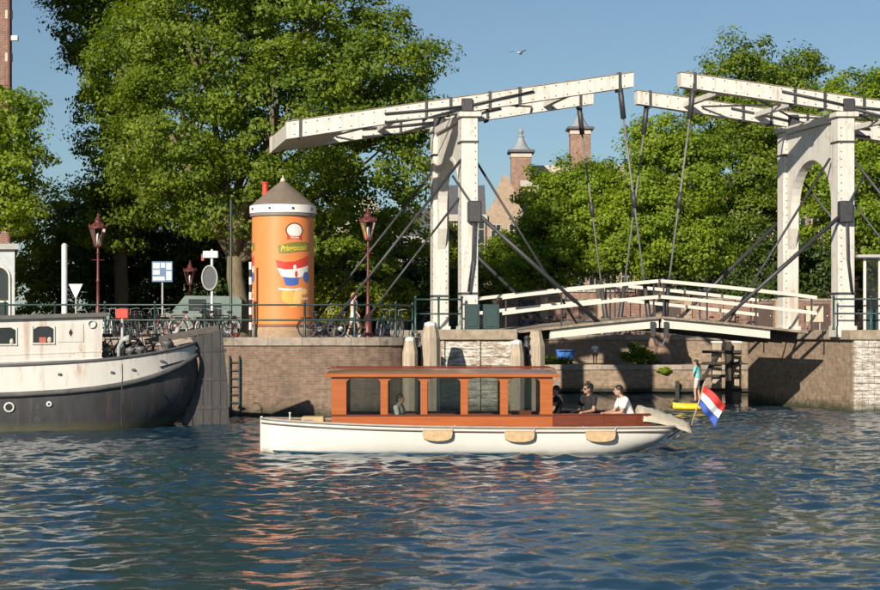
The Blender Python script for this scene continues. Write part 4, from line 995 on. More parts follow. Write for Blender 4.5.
def tree(label, loc, lobes, n_clump=520, n_leaf=85, leaf=.2, seed=1, m=None, bark=None, tr=.3, lean=(0, 0), name='broadleaf_tree', cat='tree', group=None, hollow=.5, csize=(.45, .95), fork=.45, twigs=60):
    o = thing(name, label, cat, loc, 0, group)
    me, C = leaf_mesh('crown', lobes, n_clump, n_leaf, leaf, seed, m or LEAF, hollow, csize)
    cr = bpy.data.objects.new('crown', me); COL.objects.link(cr); cr.parent = o
    rng = random.Random(seed); lob = [Vector(l[:3]) for l in lobes]
    zc = sum(l.z for l in lob) / len(lob); zf = max(.8, min(l[2] - l[5] for l in lobes) + fork * 2)
    top = Vector((lean[0], lean[1], zf))
    pts = [Vector((0, 0, -.1)), Vector((0, 0, .25)), Vector((lean[0] * .3 + .06, lean[1] * .3, zf * .4)), Vector((lean[0] * .7 - .05, lean[1] * .7, zf * .75)), top]
    MB().tube(pts, [tr * 1.35, tr * 1.08, tr * .95, tr * .88, tr * .78], 10).build('trunk', bark or BARK, o, smooth=True)
    mb = MB()
    for k, c in enumerate(lob):
        mid = top.lerp(c, .5) + Vector((rng.uniform(-.4, .4), rng.uniform(-.4, .4), rng.uniform(.1, .6)))
        mb.tube([top - Vector((0, 0, .15)), top.lerp(mid, .5) + Vector((rng.uniform(-.15, .15),) * 3), mid, c], [tr * .6, tr * .45, tr * .33, tr * .15], 7)
    for k in range(min(twigs, len(C))):
        c = Vector(C[rng.randrange(len(C))]); l = min(lob, key=lambda q: (q - c).length)
        mb.tube([l.lerp(top, .25), l.lerp(c, .55) + Vector((0, 0, .2)), c], [tr * .18, tr * .1, .015], 5, cap=False)
    mb.build('limbs', bark or BARK, o, smooth=True)
    return o
gz = GZ0
# big tree behind the kiosk
D = 74; q = lambda px, py, rx, rz, ry=None, D=D, X=None, dy=0: (XP(px, D) - X, dy, ZP(py, D) - gz, rx * D / FPX, (ry or rx) * D / FPX, rz * D / FPX)
X = XP(240, D)
L = [q(*a[:4], X=X, dy=a[4]) for a in ((200, 40, 85, 80, 0), (300, 20, 95, 80, 1), (250, -40, 110, 70, 0), (370, 75, 75, 65, .5), (180, 130, 75, 65, -1), (290, 120, 90, 70, -1.5), (370, 165, 65, 70, .5), (235, 190, 70, 45, 0), (330, 225, 60, 50, 1.5), (405, 110, 42, 45, 1), (130, 60, 55, 60, 1.5), (390, 235, 40, 42, 2))]
tree('huge green broadleaf tree with leaning trunk rising behind the orange kiosk', (X, D, gz), L, 1250, 125, .165, 11, LEAF, BARK, .42, (-.25, .1), 'large_broadleaf_tree', twigs=120, hollow=.42)
# left-rear tall tree
D = 84; X = XP(120, D)
L = [q(*a[:4], X=X, D=D, dy=a[4]) for a in ((90, 20, 42, 45, 0), (120, 90, 48, 55, -1), (160, 20, 55, 60, 0), (130, 150, 50, 50, 0), (175, 180, 55, 50, -1), (85, -30, 40, 45, 0), (150, -50, 60, 50, 0), (110, 210, 45, 40, 0))]
tree('tall darker tree left of the huge tree with branches against the sky', (X, D, gz), L, 700, 105, .17, 21, LEAF, BARKD, .36, (.1, 0), 'tall_broadleaf_tree', hollow=.4)
# small tree in front of the corner house
D = 69; X = XP(-14, D)
L = [q(*a[:4], X=X, D=D, dy=a[4]) for a in ((-5, 120, 38, 38, 0), (12, 165, 36, 34, .3), (0, 205, 42, 28, 0), (30, 190, 20, 24, .4), (-30, 160, 40, 50, 0), (20, 110, 20, 22, 0))]
tree('slim light green tree at left edge in front of the brick house', (X, D, gz), L, 190, 95, .16, 31, LEAFB, BARK, .16, (.1, 0), 'slim_street_tree', hollow=.3, csize=(.35, .75))
# shaded understorey and trees behind on the left
for k, (px, D, lobs, mm, lab) in enumerate((
    (60, 96, ((45, 250, 38, 45, 0), (70, 225, 34, 45, 0), (35, 285, 40, 30, -.5), (85, 270, 34, 40, 0)), LEAFY, 'yellow-green shrubby tree beyond the pale mast'),
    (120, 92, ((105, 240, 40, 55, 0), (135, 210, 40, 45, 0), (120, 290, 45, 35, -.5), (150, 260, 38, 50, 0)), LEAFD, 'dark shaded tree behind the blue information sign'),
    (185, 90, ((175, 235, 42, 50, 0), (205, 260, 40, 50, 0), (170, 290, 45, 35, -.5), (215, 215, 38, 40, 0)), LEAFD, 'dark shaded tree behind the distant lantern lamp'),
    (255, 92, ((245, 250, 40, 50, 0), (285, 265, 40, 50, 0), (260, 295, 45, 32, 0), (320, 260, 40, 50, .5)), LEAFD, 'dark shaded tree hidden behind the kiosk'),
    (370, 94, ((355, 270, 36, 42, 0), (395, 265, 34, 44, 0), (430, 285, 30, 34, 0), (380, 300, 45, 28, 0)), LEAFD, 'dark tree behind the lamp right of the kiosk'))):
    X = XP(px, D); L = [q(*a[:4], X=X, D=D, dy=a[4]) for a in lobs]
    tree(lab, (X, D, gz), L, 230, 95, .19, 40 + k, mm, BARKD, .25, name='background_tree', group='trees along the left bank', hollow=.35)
# bright shrubs right of the kiosk
for k, (px, D, lobs, lab) in enumerate((
    (334, 78, ((328, 290, 14, 20, 0), (342, 284, 14, 16, 0), (335, 305, 18, 16, -.2)), 'bright yellow-green shrub between kiosk and lantern lamp'),
    (392, 79, ((385, 292, 14, 17, 0), (402, 296, 13, 14, 0), (393, 308, 18, 14, -.2)), 'bright yellow-green shrub right of the lantern lamp'))):
    X = XP(px, D); L = [q(*a[:4], X=X, D=D, dy=a[4]) for a in lobs]
    tree(lab, (X, D, gz), L, 90, 70, .15, 60 + k, LEAFY, BARK, .06, name='garden_shrub', cat='shrub', hollow=.2, csize=(.25, .5), fork=.1, twigs=25)
# trees beyond the bridge
far = (
    (462, 100, ((452, 250, 20, 24, 0), (462, 272, 22, 26, 0), (445, 285, 22, 22, 0), (500, 296, 18, 12, 0)), LEAFY, 170, 'small yellow-green tree seen between the left portal columns', 2.72),
    (508, 104, ((500, 262, 18, 20, 0), (515, 248, 17, 24, 0), (512, 280, 22, 18, 0), (526, 262, 14, 20, 0)), LEAFB, 130, 'small light green tree in front of the far stone gable', 2.72),
    (552, 95, ((550, 205, 30, 34, 0), (540, 240, 24, 30, 0), (580, 188, 30, 28, 0), (578, 232, 38, 34, 0), (552, 262, 38, 20, 0), (605, 200, 28, 36, 0), (530, 272, 20, 14, 0)), LEAFB, 400, 'rounded light green tree right of the left portal', 2.72),
    (662, 93, ((640, 185, 36, 42, 0), (665, 222, 42, 40, -.5), (625, 230, 38, 36, 0), (690, 170, 38, 48, 0), (655, 140, 28, 28, 0), (690, 245, 42, 28, 0), (640, 260, 46, 18, 0)), LEAFB, 480, 'broad light green tree behind the middle of the bridge', 2.72),
    (742, 96, ((740, 75, 38, 44, 0), (715, 115, 38, 44, 0), (770, 115, 44, 46, 0), (735, 165, 50, 46, -1), (785, 170, 45, 46, 0), (745, 225, 55, 40, -1), (800, 80, 34, 36, 0)), LEAF, 560, 'tallest green tree behind the right balance beams', 2.7),
    (850, 92, ((845, 115, 38, 42, 0), (880, 130, 40, 50, 0), (830, 175, 45, 46, -.5), (875, 195, 45, 50, 0), (840, 235, 50, 40, -1), (900, 100, 40, 40, 0), (895, 255, 45, 35, 0)), LEAFB, 520, 'full green tree behind the right white portal', 2.7),
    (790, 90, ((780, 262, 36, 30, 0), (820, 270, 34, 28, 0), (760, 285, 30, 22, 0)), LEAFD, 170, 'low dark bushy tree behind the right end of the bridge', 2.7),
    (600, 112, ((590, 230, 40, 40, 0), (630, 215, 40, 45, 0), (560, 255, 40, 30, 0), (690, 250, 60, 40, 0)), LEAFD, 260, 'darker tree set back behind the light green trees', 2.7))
for k, (px, D, lobs, mm, nc, lab, zg) in enumerate(far):
    X = XP(px, D); L = [(XP(a[0], D) - X, a[4], ZP(a[1], D) - zg, a[2] * D / FPX, a[2] * D / FPX, a[3] * D / FPX) for a in lobs]
    tree(lab, (X, D, zg), L, nc, 118, .175, 80 + k, mm, BARKD, .38 if k in (2, 3) else .26, name='canal_tree', group='trees beyond the bridge', hollow=.4)
# gnarled trunk standing on the lower quay under mid-span
o = thing('pollard_trunk', 'thick gnarled brown trunk on lower quay under the middle of the bridge', 'tree trunk', (XP(660, 83.5), 83.5, 1.33))
MB().tube([(0, 0, -.1), (.03, 0, .3), (-.06, 0, .9), (.05, 0, 1.5), (0, .1, 2.3), (.2, .2, 3.2)], [.72, .58, .5, .52, .42, .3], 12).build('trunk', mat('pinkish_bark', (.24, .16, .115), .9, .4, 3, bump=.7, bscale=6), o, smooth=True)
mb = MB(); mb.ell((-.35, -.25, 1.0), (.25, .22, .3), 10, 7); mb.ell((.38, -.2, 1.5), (.22, .2, .25), 10, 7); mb.build('burl', MATS['pinkish_bark'], o, smooth=True)
def bush(px, D, zg, w, h, label, mm, seed, cs=(.15, .35)):
    o = thing('low_bush', label, 'bush', (XP(px, D), D, zg)); me, C = leaf_mesh('foliage', [(0, 0, h * .5, w, w * .7, h * .55)], 40, 60, .12, seed, mm, .1, cs)
    c = bpy.data.objects.new('foliage', me); COL.objects.link(c); c.parent = o
    mb = MB()
    for k in range(6): mb.tube([(0, 0, 0), (w * .5 * math.cos(k * 1.1), w * .4 * math.sin(k * 1.1), h * .7)], [.03, .012], 5)
    mb.build('stems', BARK, o)
bush(638, 82.2, 1.33, .8, .9, 'green bush on the lower quay left of the gnarled trunk', LEAF, 5)
bush(665, 80.93, 1.0, .28, .18, 'tuft of weeds growing from the lower quay wall top', LEAFB, 6, (.05, .12))
bush(548, 82.0, 1.33, 1.0, .35, 'low grassy growth at the left end of the lower quay', LEAFY, 7)

# ================================================================ houses
def house(label, x0, x1, y, dep, h, wall_m, rows, cols, roof='gable', roof_h=2.5, win=(.9, 1.6), name='canal_house', frame=None, door=True, zg=GZ0, trim=None):
    o = thing(name, label, 'house', ((x0 + x1) / 2, y, zg)); W_ = x1 - x0; hw = W_ / 2
    frame = frame or mat('far_window_paint', (.42, .39, .33), .6, .1, 4)
    MB().box(-hw, hw, 0, dep, -.05, h).build('wall', wall_m, o)
    if roof == 'gable':
        r_ = MB().prism([(-hw - .1, h + .002), (hw + .1, h + .002), (0, h + roof_h)], .3, dep, 'y').build('roof', ROOFT, o)
        MB().prism([(-hw, h + .003), (-hw, h + .3), (-hw * .55, h + roof_h * .45), (-hw * .5, h + roof_h * .75), (-hw * .2, h + roof_h + .3), (0, h + roof_h + .55), (hw * .2, h + roof_h + .3), (hw * .5, h + roof_h * .75), (hw * .55, h + roof_h * .45), (hw, h + .3), (hw, h + .003)], .01, .28, 'y').build('gable', trim or wall_m, o)
    else:
        MB().prism([(0.02, h + .002), (dep, h + .002), (dep, h + .3), (dep * .6, h + roof_h), (dep * .35, h + roof_h), (0.02, h + .25)], -hw, hw, 'x').build('roof', ROOFT, o)
        MB().bev(-hw - .12, hw + .12, -.25, .3, h - .25, h + .24, .04).build('cornice', frame, o)
    mw = None
    for r in range(rows):
        z = 3.1 + r * (h - 3.3) / max(1, rows) if rows else 0
        for c in range(cols):
            x = -hw + (c + .5) * W_ / cols
            if mw is None:
                mw = MB().bev(-win[0] / 2, win[0] / 2, -.05, .04, 0, win[1], .01).build('window', frame, o); mw.location = (x, 0, z)
                pn = []
                for sx in (-1, 1):
                    for zz0, zz1 in ((.06, win[1] * .62), (win[1] * .66, win[1] - .06)):
                        a = .03 if sx > 0 else -win[0] / 2 + .06; b_ = win[0] / 2 - .06 if sx > 0 else -.03
                        pn.append(MB().box(a, b_, -.056, -.0502, zz0, zz1).build('pane', WGLASS, mw))
                MB().bev(-win[0] / 2 - .08, win[0] / 2 + .08, -.12, -.051, -.1, -.004, .01).build('sill', CONCRETE, mw)
            else:
                w = clone(mw, o); w.location = (x, 0, z)
    if door:
        d = MB().bev(-hw + .5, -hw + 1.5, -.06, .05, 0, 2.4, .02).build('door', mat('door_green', (.02, .045, .035), .4, .2, 4), o)
        MB().box(-hw + .6, -hw + 1.4, -.066, -.0605, 1.95, 2.3).build('fanlight', WGLASS, d)
        s_ = MB().bev(-hw + 2.0, hw - .4, -.05, .05, .7, 2.4, .02).build('shop_window', frame, o)
        MB().box(-hw + 2.1, hw - .5, -.056, -.0505, .8, 2.3).build('pane', WGLASS, s_)
    return o
tanst = mat('tan_stone', (.36, .27, .19), .8, .2, 3); pale = mat('pale_plaster', (.5, .44, .36), .8, .12, 2); pinkb = brick_mat('pinkish_brick', (.36, .21, .155), (.3, .17, .12), (.4, .33, .27))
Y0 = 120
hx = lambda px: XP(px, Y0)
house('far brown brick house left of the stone gable, seen by the left portal', hx(440), hx(486), Y0, 10, ZP(218, Y0) - GZ0, HBRICK2, 3, 3, 'flat', 2.6)
house('far tan stone house with curved gable beyond the left portal', hx(487), hx(523), Y0, 10, ZP(215, Y0) - GZ0, tanst, 3, 2, 'gable', 2.3, win=(.75, 1.25), trim=tanst)
hh = house('broad far brick building with two capped brick turrets on its roof', hx(524), hx(640), Y0 + 3, 14, ZP(180, Y0) - GZ0, HBRICK2, 4, 7, 'flat', 1.2)
MB().bev(-3.9, 4.2, 3, 9, ZP(168, Y0) - GZ0, ZP(157, Y0) - GZ0, .05).build('white_parapet', pale, hh)
for px, pt, pb, w in ((521, 158, 185, .72), (580, 135, 172, .72)):
    x = XP(px, 124) - hh.location.x; z0, z1 = ZP(pb, 124) - GZ0, ZP(pt, 124) - GZ0; y = 1.2
    tb = MB().bev(x - w, x + w, y - w, y + w, z0 - 1.2, z1, .03).build('turret', HBRICK2, hh)
    MB().bev(x - w - .05, x + w + .05, y - w - .05, y + w + .05, z1 + .001, z1 + .35, .03).build('turret_white_band', pale, tb)
    MB().bev(x - w - .25, x + w + .25, y - w - .25, y + w + .25, z1 + .351, z1 + .55, .04).build('turret_cornice', ROOFT, tb)
    MB().lathe([(w * 1.15, z1 + .552), (w * .7, z1 + .85), (w * .4, z1 + 1.25), (w * .3, z1 + 1.5), (w * .36, z1 + 1.55), (.12, z1 + 1.7), (.2, z1 + 1.95), (.05, z1 + 2.2)], 12, (x, y, 0)).build('turret_cap', mat('lead_grey', (.28, .3, .32), .6, .15, 4), tb, auto=R(40))
names = (('far pinkish brick house behind the middle trees', 641, 690, 200, pinkb, 'flat'), ('far brown gabled house behind the broad tree', 691, 735, 210, HBRICK2, 'gable'), ('far pale plastered house behind the tallest tree', 736, 790, 205, pale, 'flat'), ('far dark brick house behind the right portal', 791, 845, 200, HBRICK, 'gable'), ('far pinkish brick house at the right edge behind foliage', 846, 900, 205, pinkb, 'flat'))
for (lab, a, c, py, mm, rf_) in names: house(lab, hx(a), hx(c) - .02, Y0, 10, ZP(py, Y0) - GZ0, mm, 3, 3, rf_)
names = (('far brick house glimpsed behind the kiosk trees', 250, 330, 240, HBRICK2, 'flat'), ('far pale house glimpsed right of the lantern lamp', 331, 400, 238, pale, 'gable'), ('far reddish house just left of the left portal', 401, 439, 240, HBRICK, 'flat'), ('far dark house behind the shaded trees on the left', 120, 249, 260, HBRICK, 'flat'))
for (lab, a, c, py, mm, rf_) in names: house(lab, hx(a), hx(c) - .02, Y0, 10, ZP(py, Y0) - GZ0, mm, 2, 3, rf_)
def street_front(label, x0, x1, y, h, m):
    o = thing('garden_wall', label, 'wall', ((x0 + x1) / 2, y, GZ0)); hw = (x1 - x0) / 2
    MB().box(-hw, hw, 0, .35, -.05, h).build('wall_face', m, o); MB().bev(-hw - .03, hw + .03, -.06, .41, h + .001, h + .12, .02).build('wall_cap', STONE, o)
    n = max(2, int(hw * 2 / 1.3))
    for k in range(n):
        x = -hw + (k + .5) * 2 * hw / n; MB().bev(x - .5 * hw / n * .5, x + .5 * hw / n * .5, -.12, -.001, 0, h, .02).build('pilaster', tanst if k % 2 else m, o)
        if k % 2 == 0 and k + 1 < n:
            xm = x + hw / n; d = MB().bev(xm - .42, xm + .42, -.05, -.0015, 0, min(h - .15, 1.9), .01).build('door', mat('wall_door_brown', (.07, .045, .035), .6, .2, 4), o); MB().ell((xm + .3, -.08, 1.0), (.03, .03, .03), 8, 6).build('knob', STEEL, d)
# nearer row of street walls glimpsed under and over the deck
Y1 = 88.3; names = (('brown garden wall with doors glimpsed over the left bridge leaf', 492, 562, 297, HBRICK2), ('dark red garden wall glimpsed beneath the middle trees', 563, 640, 301, HBRICK), ('long brown garden wall glimpsed behind the right bridge leaf', 641, 735, 300, HBRICK2), ('dark red garden wall glimpsed behind the right portal', 736, 850, 301, HBRICK))
for (lab, a, c, py, mm) in names: street_front(lab, XP(a, Y1), XP(c, Y1) - .02, Y1, ZP(py, Y1) - GZ0, mm)
# corner house at the left edge
hl = thing('corner_house', 'tall red brick corner house with white arched ground floor at left edge', 'house', (XP(-100, 76), 76, GZ0))
xr = XP(12, 76) - hl.location.x; hw0 = -7.5
sk_ = (XP(7, 88) - XP(12, 76))          # side wall runs back along the side street
fp = lambda e: [(hw0, -e), (xr + e, -e), (xr + e + sk_, 12), (hw0, 12)]
MB().prism(fp(0), 4.1, 22, 'z').build('upper_wall', HBRICK, hl)
MB().prism(fp(.16), -.05, 3.85, 'z').build('ground_floor', mat('pale_blue_grey_plaster', (.42, .45, .47), .7, .12, 3), hl)
MB().prism(fp(.38), 3.851, 4.1, 'z').build('cornice', mat('grey_cornice', (.33, .33, .31), .7, .12, 3), hl)
for k in range(9):
    z = 4.6 + k * 1.9; MB().bev(xr - .3, xr + .015, -.04, .1, z, z + .4, .02).build('quoin', pale, hl)
for k in range(5):
    for x in (xr - 1.3, xr - 3.2, xr - 5.1):
        z = 5.2 + k * 3.2; w = MB().bev(x - .55, x + .55, -.06, .05, z, z + 2.0, .02).build('window', BARGEW, hl)
        for sx in (-1, 1): MB().box(x + (.04 if sx > 0 else -.48), x + (.48 if sx > 0 else -.04), -.067, -.0605, z + .08, z + 1.92).build('pane', WGLASS, w)
for x in (xr - .55, xr - 2.4, xr - 4.3):
    arc = [(x - .5, .3)] + [(x - .5 * math.cos(R(15 * k)), 2.6 + .5 * math.sin(R(15 * k))) for k in range(13)] + [(x + .5, .3)]
    w = MB().prism(arc, -.19, -.161, 'y').build('arched_window', WGLASS, hl)
    mb = MB(); mb.tube([(p[0], -.2, p[1]) for p in arc], .06, 6); mb.build('arch_frame', BARGEW, w)
    MB().bev(x - .03, x + .03, -.22, -.191, .3, 3.05, .005).build('glazing_bar', BARGEW, w)
    MB().bev(x - .48, x + .48, -.22, -.1911, 1.5, 1.58, .005).build('glazing_bar', BARGEW, w)
MB().tube([(xr - .1, -.12, 4.2), (xr - .1, -.12, 21.5)], .07, 8).build('downpipe', mat('brown_pipe', (.14, .06, .045), .5, .2, 4), hl)
MB().bev(xr, xr + .3, -.2, 0, ZP(41, 76) - GZ0, ZP(36, 76) - GZ0, .02).build('wall_lamp', LGREY, hl)
# ================================================================ people
SKIN = mat('skin', (.46, .27, .19), .55, .1, 6); SKIN2 = mat('skin_tanned', (.38, .21, .14), .55, .1, 6)
HAIRD = mat('dark_brown_hair', (.025, .016, .012), .5, .3, 20, bump=.3, bscale=60); HAIRB = mat('blond_hair', (.4, .25, .1), .5, .2, 20, bump=.3, bscale=60)
def cloth(n, c): return mat('cloth_' + n, c, .85, .12, 8, bump=.25, bscale=14)
def remesh(mb, name, m, parent, vox):
    o = mb.build(name, m, parent, smooth=True); md = o.modifiers.new('skin', 'REMESH'); md.mode = 'VOXEL'; md.voxel_size = vox; md.use_smooth_shade = True
    sm = o.modifiers.new('relax', 'SMOOTH'); sm.factor = .5; sm.iterations = 3
    return o
def person(label, loc, rotz, J, shirt, pants, hair, skin=SKIN, sleeve=.55, longhair=False, glasses=False, shoe=None, cat='person', scale=1.0, short=False, group=None):
    """J: joints in metres, the figure faces +x. One continuous remeshed body; hair and clothes are children."""
    o = thing('person', label, cat, loc, rotz, group); o.scale = (scale,) * 3
    V_ = {k: Vector(v) for k, v in J.items()}; b = MB()
    pel, ch, nk, hd = V_['pelvis'], V_['chest'], V_['neck'], V_['head']
    b.ell(pel, (.11, .155, .13), 14, 9); b.capsule(pel, ch, .115, .125, 12); b.ell(ch, (.105, .17, .16), 14, 9)
    b.capsule(V_['sh_l'], V_['sh_r'], .06, .06); b.capsule(ch, nk, .07, .055); b.capsule(nk, hd + Vector((-.01, 0, -.04)), .052, .05)
    fw = V_.get('face', Vector((1, 0, 0))).normalized(); sw = Vector((0, 0, 1)).cross(fw).normalized(); up = fw.cross(sw)
    F = Matrix((fw, sw, up)).transposed()
    b.ell(hd, (.095, .075, .115), 14, 10, F); b.ell(hd + F @ Vector((.03, 0, -.06)), (.065, .055, .06), 12, 8, F)
    b.capsule(hd + F @ Vector((.088, 0, .015)), hd + F @ Vector((.112, 0, -.025)), .01, .015, 8)
    for s_ in (-1, 1): b.ell(hd + F @ Vector((-.005, s_ * .077, -.01)), (.02, .012, .03), 8, 6, F)
    b.capsule(hd + F @ Vector((.085, -.02, -.065)), hd + F @ Vector((.085, .02, -.065)), .009, .009, 8)
    for s_, q_ in (('l', 1), ('r', -1)):
        sh, el, wr = V_['sh_' + s_], V_['el_' + s_], V_['wr_' + s_]
        b.capsule(sh, el, .052, .04); b.capsule(el, wr, .042, .028)
        hd_ = (wr - el).normalized(); side = hd_.cross(Vector((0, 0, 1)))
        if side.length < .1: side = Vector((0, 1, 0))
        side.normalize(); nr = side.cross(hd_)
        pm = wr + hd_ * .07; b.capsule(wr, pm, .03, .036)
        for k, (off, ln) in enumerate(((-.03, .065), (-.01, .08), (.011, .075), (.031, .058))):
            r0 = pm + side * off + hd_ * .015; md = r0 + hd_ * ln * .55 - nr * .008; b.capsule(r0, md, .0105, .01, 7); b.capsule(md, md + hd_ * ln * .4 - nr * .022, .01, .009, 7)
        th = wr + hd_ * .03 - side * .03; b.capsule(th, th + hd_ * .035 - side * .025, .013, .011, 7); b.capsule(th + hd_ * .035 - side * .025, th + hd_ * .065 - side * .02 - nr * .01, .011, .009, 7)
        hp, kn, an = V_['hip_' + s_], V_['kn_' + s_], V_['an_' + s_]
        b.capsule(hp, kn, .085, .058); b.capsule(kn, an, .058, .038)
        ft = V_.get('toe_' + s_, an + Vector((.17, 0, -.05))); b.capsule(an + Vector((-.03, 0, -.045)), ft, .04, .034)
    remesh(b, 'body', skin, o, .0105)
    # shirt
    c = MB(); c.capsule(pel + Vector((0, 0, .03)), ch, .135, .145, 12); c.ell(ch, (.125, .19, .175), 14, 9); c.ell(pel + Vector((0, 0, .06)), (.125, .17, .11), 14, 9)
    c.capsule(V_['sh_l'], V_['sh_r'], .075, .075)
    for s_ in 'lr': sh, el, wr = V_['sh_' + s_], V_['el_' + s_], V_['wr_' + s_]; c.capsule(sh, sh.lerp(el, sleeve if sleeve < 1 else 1), .069, .06); (c.capsule(el, el.lerp(wr, .85), .058, .043) if sleeve >= 1 else None)
    remesh(c, 'shirt', shirt, o, .016)
    c = MB(); c.ell(pel + Vector((0, 0, -.03)), (.13, .172, .12), 14, 9)
    for s_ in 'lr': hp, kn, an = V_['hip_' + s_], V_['kn_' + s_], V_['an_' + s_]; c.capsule(hp, kn if not short else hp.lerp(kn, .75), .102, .074); (None if short else c.capsule(kn, kn.lerp(an, .93), .072, .056))
    remesh(c, 'trousers', pants, o, .016)
    for s_ in 'lr':
        an = V_['an_' + s_]; ft = V_.get('toe_' + s_, an + Vector((.17, 0, -.05)))
        c = MB(); c.capsule(an + Vector((-.03, 0, -.045)), ft, .05, .044); c.build('shoe', shoe or BLACK, o, smooth=True)
    h = MB(); h.ell(hd + F @ Vector((-.02, 0, .032)), (.1, .087, .102), 14, 9, F); h.ell(hd + F @ Vector((-.06, 0, -.02)), (.06, .078, .085), 12, 8, F)
    if longhair: h.capsule(hd + F @ Vector((-.07, 0, 0)), hd + F @ Vector((-.1, 0, -.26)), .08, .05); h.capsule(hd + F @ Vector((-.03, .07, -.02)), hd + F @ Vector((-.06, .09, -.22)), .035, .025); h.capsule(hd + F @ Vector((-.03, -.07, -.02)), hd + F @ Vector((-.06, -.09, -.22)), .035, .025)
    remesh(h, 'hair', hair, o, .012)
    if glasses:
        g = MB()
        for s_ in (-1, 1): g.ell(hd + F @ Vector((.092, s_ * .034, .012)), (.014, .03, .024), 10, 6, F); g.tube([hd + F @ Vector((.085, s_ * .062, .015)), hd + F @ Vector((0, s_ * .084, .015))], .005, 5)
        g.build('sunglasses', BLACK, o, smooth=True)
    else:
        for s_ in (-1, 1): MB().ell(hd + F @ Vector((.084, s_ * .033, .012)), (.012, .014, .009), 8, 6, F).build('eye', BLACK, o, smooth=True)
    return o
def sit(lean=.06, arm=.32, seat=0.0, elb=.1, turn=0.0):
    """seated on z=0: thighs forward, feet .43 below"""
    J = dict(pelvis=(0, 0, .1), chest=(lean, 0, .42), neck=(lean * 1.5, 0, .57), head=(lean * 2 + .02, 0, .72), face=(1, turn, -.1))
    for s_, q_ in (('l', 1), ('r', -1)):
        J['sh_' + s_] = (lean * 1.3, q_ * .185, .51); J['el_' + s_] = (lean + elb, q_ * .24, .24); J['wr_' + s_] = (lean + arm, q_ * .17, .2)
        J['hip_' + s_] = (.02, q_ * .09, .06); J['kn_' + s_] = (.44, q_ * .12, .07); J['an_' + s_] = (.42, q_ * .12, -.3); J['toe_' + s_] = (.58, q_ * .13, -.345)
    return J
def stand(step=0.0, armsw=.1, turn=0.0, lean=0.0):
    J = dict(pelvis=(0, 0, .95), chest=(lean, 0, 1.27), neck=(lean * 1.4, 0, 1.42), head=(lean * 1.6 + .02, 0, 1.575), face=(1, turn, 0))
    for s_, q_ in (('l', 1), ('r', -1)):
        J['sh_' + s_] = (lean * 1.2, q_ * .185, 1.37); J['el_' + s_] = (-q_ * armsw * .4, q_ * .235, 1.1); J['wr_' + s_] = (q_ * -armsw + .08, q_ * .22, .86)
        J['hip_' + s_] = (0, q_ * .09, .9); J['kn_' + s_] = (q_ * step * .55 + .03, q_ * .1, .5); J['an_' + s_] = (q_ * step - .02, q_ * .1, .09); J['toe_' + s_] = (q_ * step + .15, q_ * .11, .04)
    return J
PIs = math.pi
J = sit(.05, .34, turn=-.1); person('long-haired passenger in black shirt and sunglasses seated in boat cockpit', (XP(592, 42.5), 42.76, .74), PIs + R(38), J, cloth('black', (.014, .014, .016)), cloth('dark_jeans', (.03, .035, .05)), HAIRD, SKIN2, longhair=True, glasses=True, scale=1.1)
J = sit(.12, .42, elb=.16, turn=-.2); person('short-haired passenger in white shirt seated nearest the boat stern', (XP(630, 42.5), 42.68, .7), PIs + R(15), J, cloth('white', (.72, .71, .68)), cloth('grey_trousers', (.12, .12, .13)), HAIRD, SKIN, scale=1.1)
J = sit(.0, .3, turn=.5); person('dark-clothed passenger seated just behind the mahogany cabin', (XP(557, 42.6), 42.74, .77), PIs, J, cloth('black', (.014, .014, .016)), cloth('dark_jeans', (.03, .035, .05)), HAIRD, SKIN)
J = sit(.04, .3); person('passenger in white top seated inside the boat cabin', (XP(397, 42.0), 41.75, .6), R(-20), J, cloth('white', (.72, .71, .68)), cloth('grey_trousers', (.12, .12, .13)), HAIRD, SKIN)
J = stand(.22, .16); person('blond pedestrian in pale pink top and white shorts walking behind the railing', (XP(354, 64.8), 64.8, GZ0), R(-15), J, cloth('pale_pink', (.6, .42, .36)), cloth('white_shorts', (.65, .63, .6)), HAIRB, SKIN, longhair=True, short=True, shoe=LGREY)
J = stand(.04, .05); person('small person in white top standing on the lower quay', (XP(595, 82.5), 82.5, 1.33), R(-90), J, cloth('white', (.72, .71, .68)), cloth('salmon_shorts', (.45, .2, .15)), HAIRD, SKIN, short=True, scale=.62)
J = stand(.07, -.1, lean=.03); J['el_r'] = (.12, -.3, 1.12); J['wr_r'] = (.3, -.3, .92); J['el_l'] = (.1, .3, 1.12); J['wr_l'] = (.28, .2, .95)
SX, SY = XP(694.5, 62.5), 62.5
person('person in turquoise shirt and pale shorts standing on yellow board', (SX + .1, SY, .36), R(160), J, cloth('turquoise', (.16, .5, .5)), cloth('pale_shorts', (.55, .5, .45)), HAIRD, SKIN, short=True, scale=.92)
o = thing('floating_board', 'yellow floating board with upright dark handle frame under the flag', 'water board', (SX - .2, SY, .0))
st = []
for i in range(15):
    s_ = i / 14; x = -.6 + 1.35 * s_; w = .3 * math.sin(math.pi * (.06 + .9 * s_)) ** .5; row = [(x, w * math.cos(a), .19 + .14 * math.sin(a) + .05 * (2 * s_ - 1) ** 2) for a in [R(30 * k) for k in range(13)]]; st.append(row)
loft(st, 'hull', mat('yellow_plastic', (.75, .55, .03), .35, .08, 4), o)
mb = MB(); mb.tube([(-.38, 0, .25), (-.42, 0, 1.0)], .022, 6); mb.tube([(-.42, -.28, .95), (-.42, .28, .95)], .02, 6); mb.tube([(-.38, 0, .15), (.1, 0, .13)], .02, 6); mb.build('handle_frame', GREENI, o)
MB().lathe([(.1, .25), (.11, .33), (.08, .42), (.03, .44)], 10, (-.5, 0, 0)).build('front_bag', BLACK, o, smooth=True)

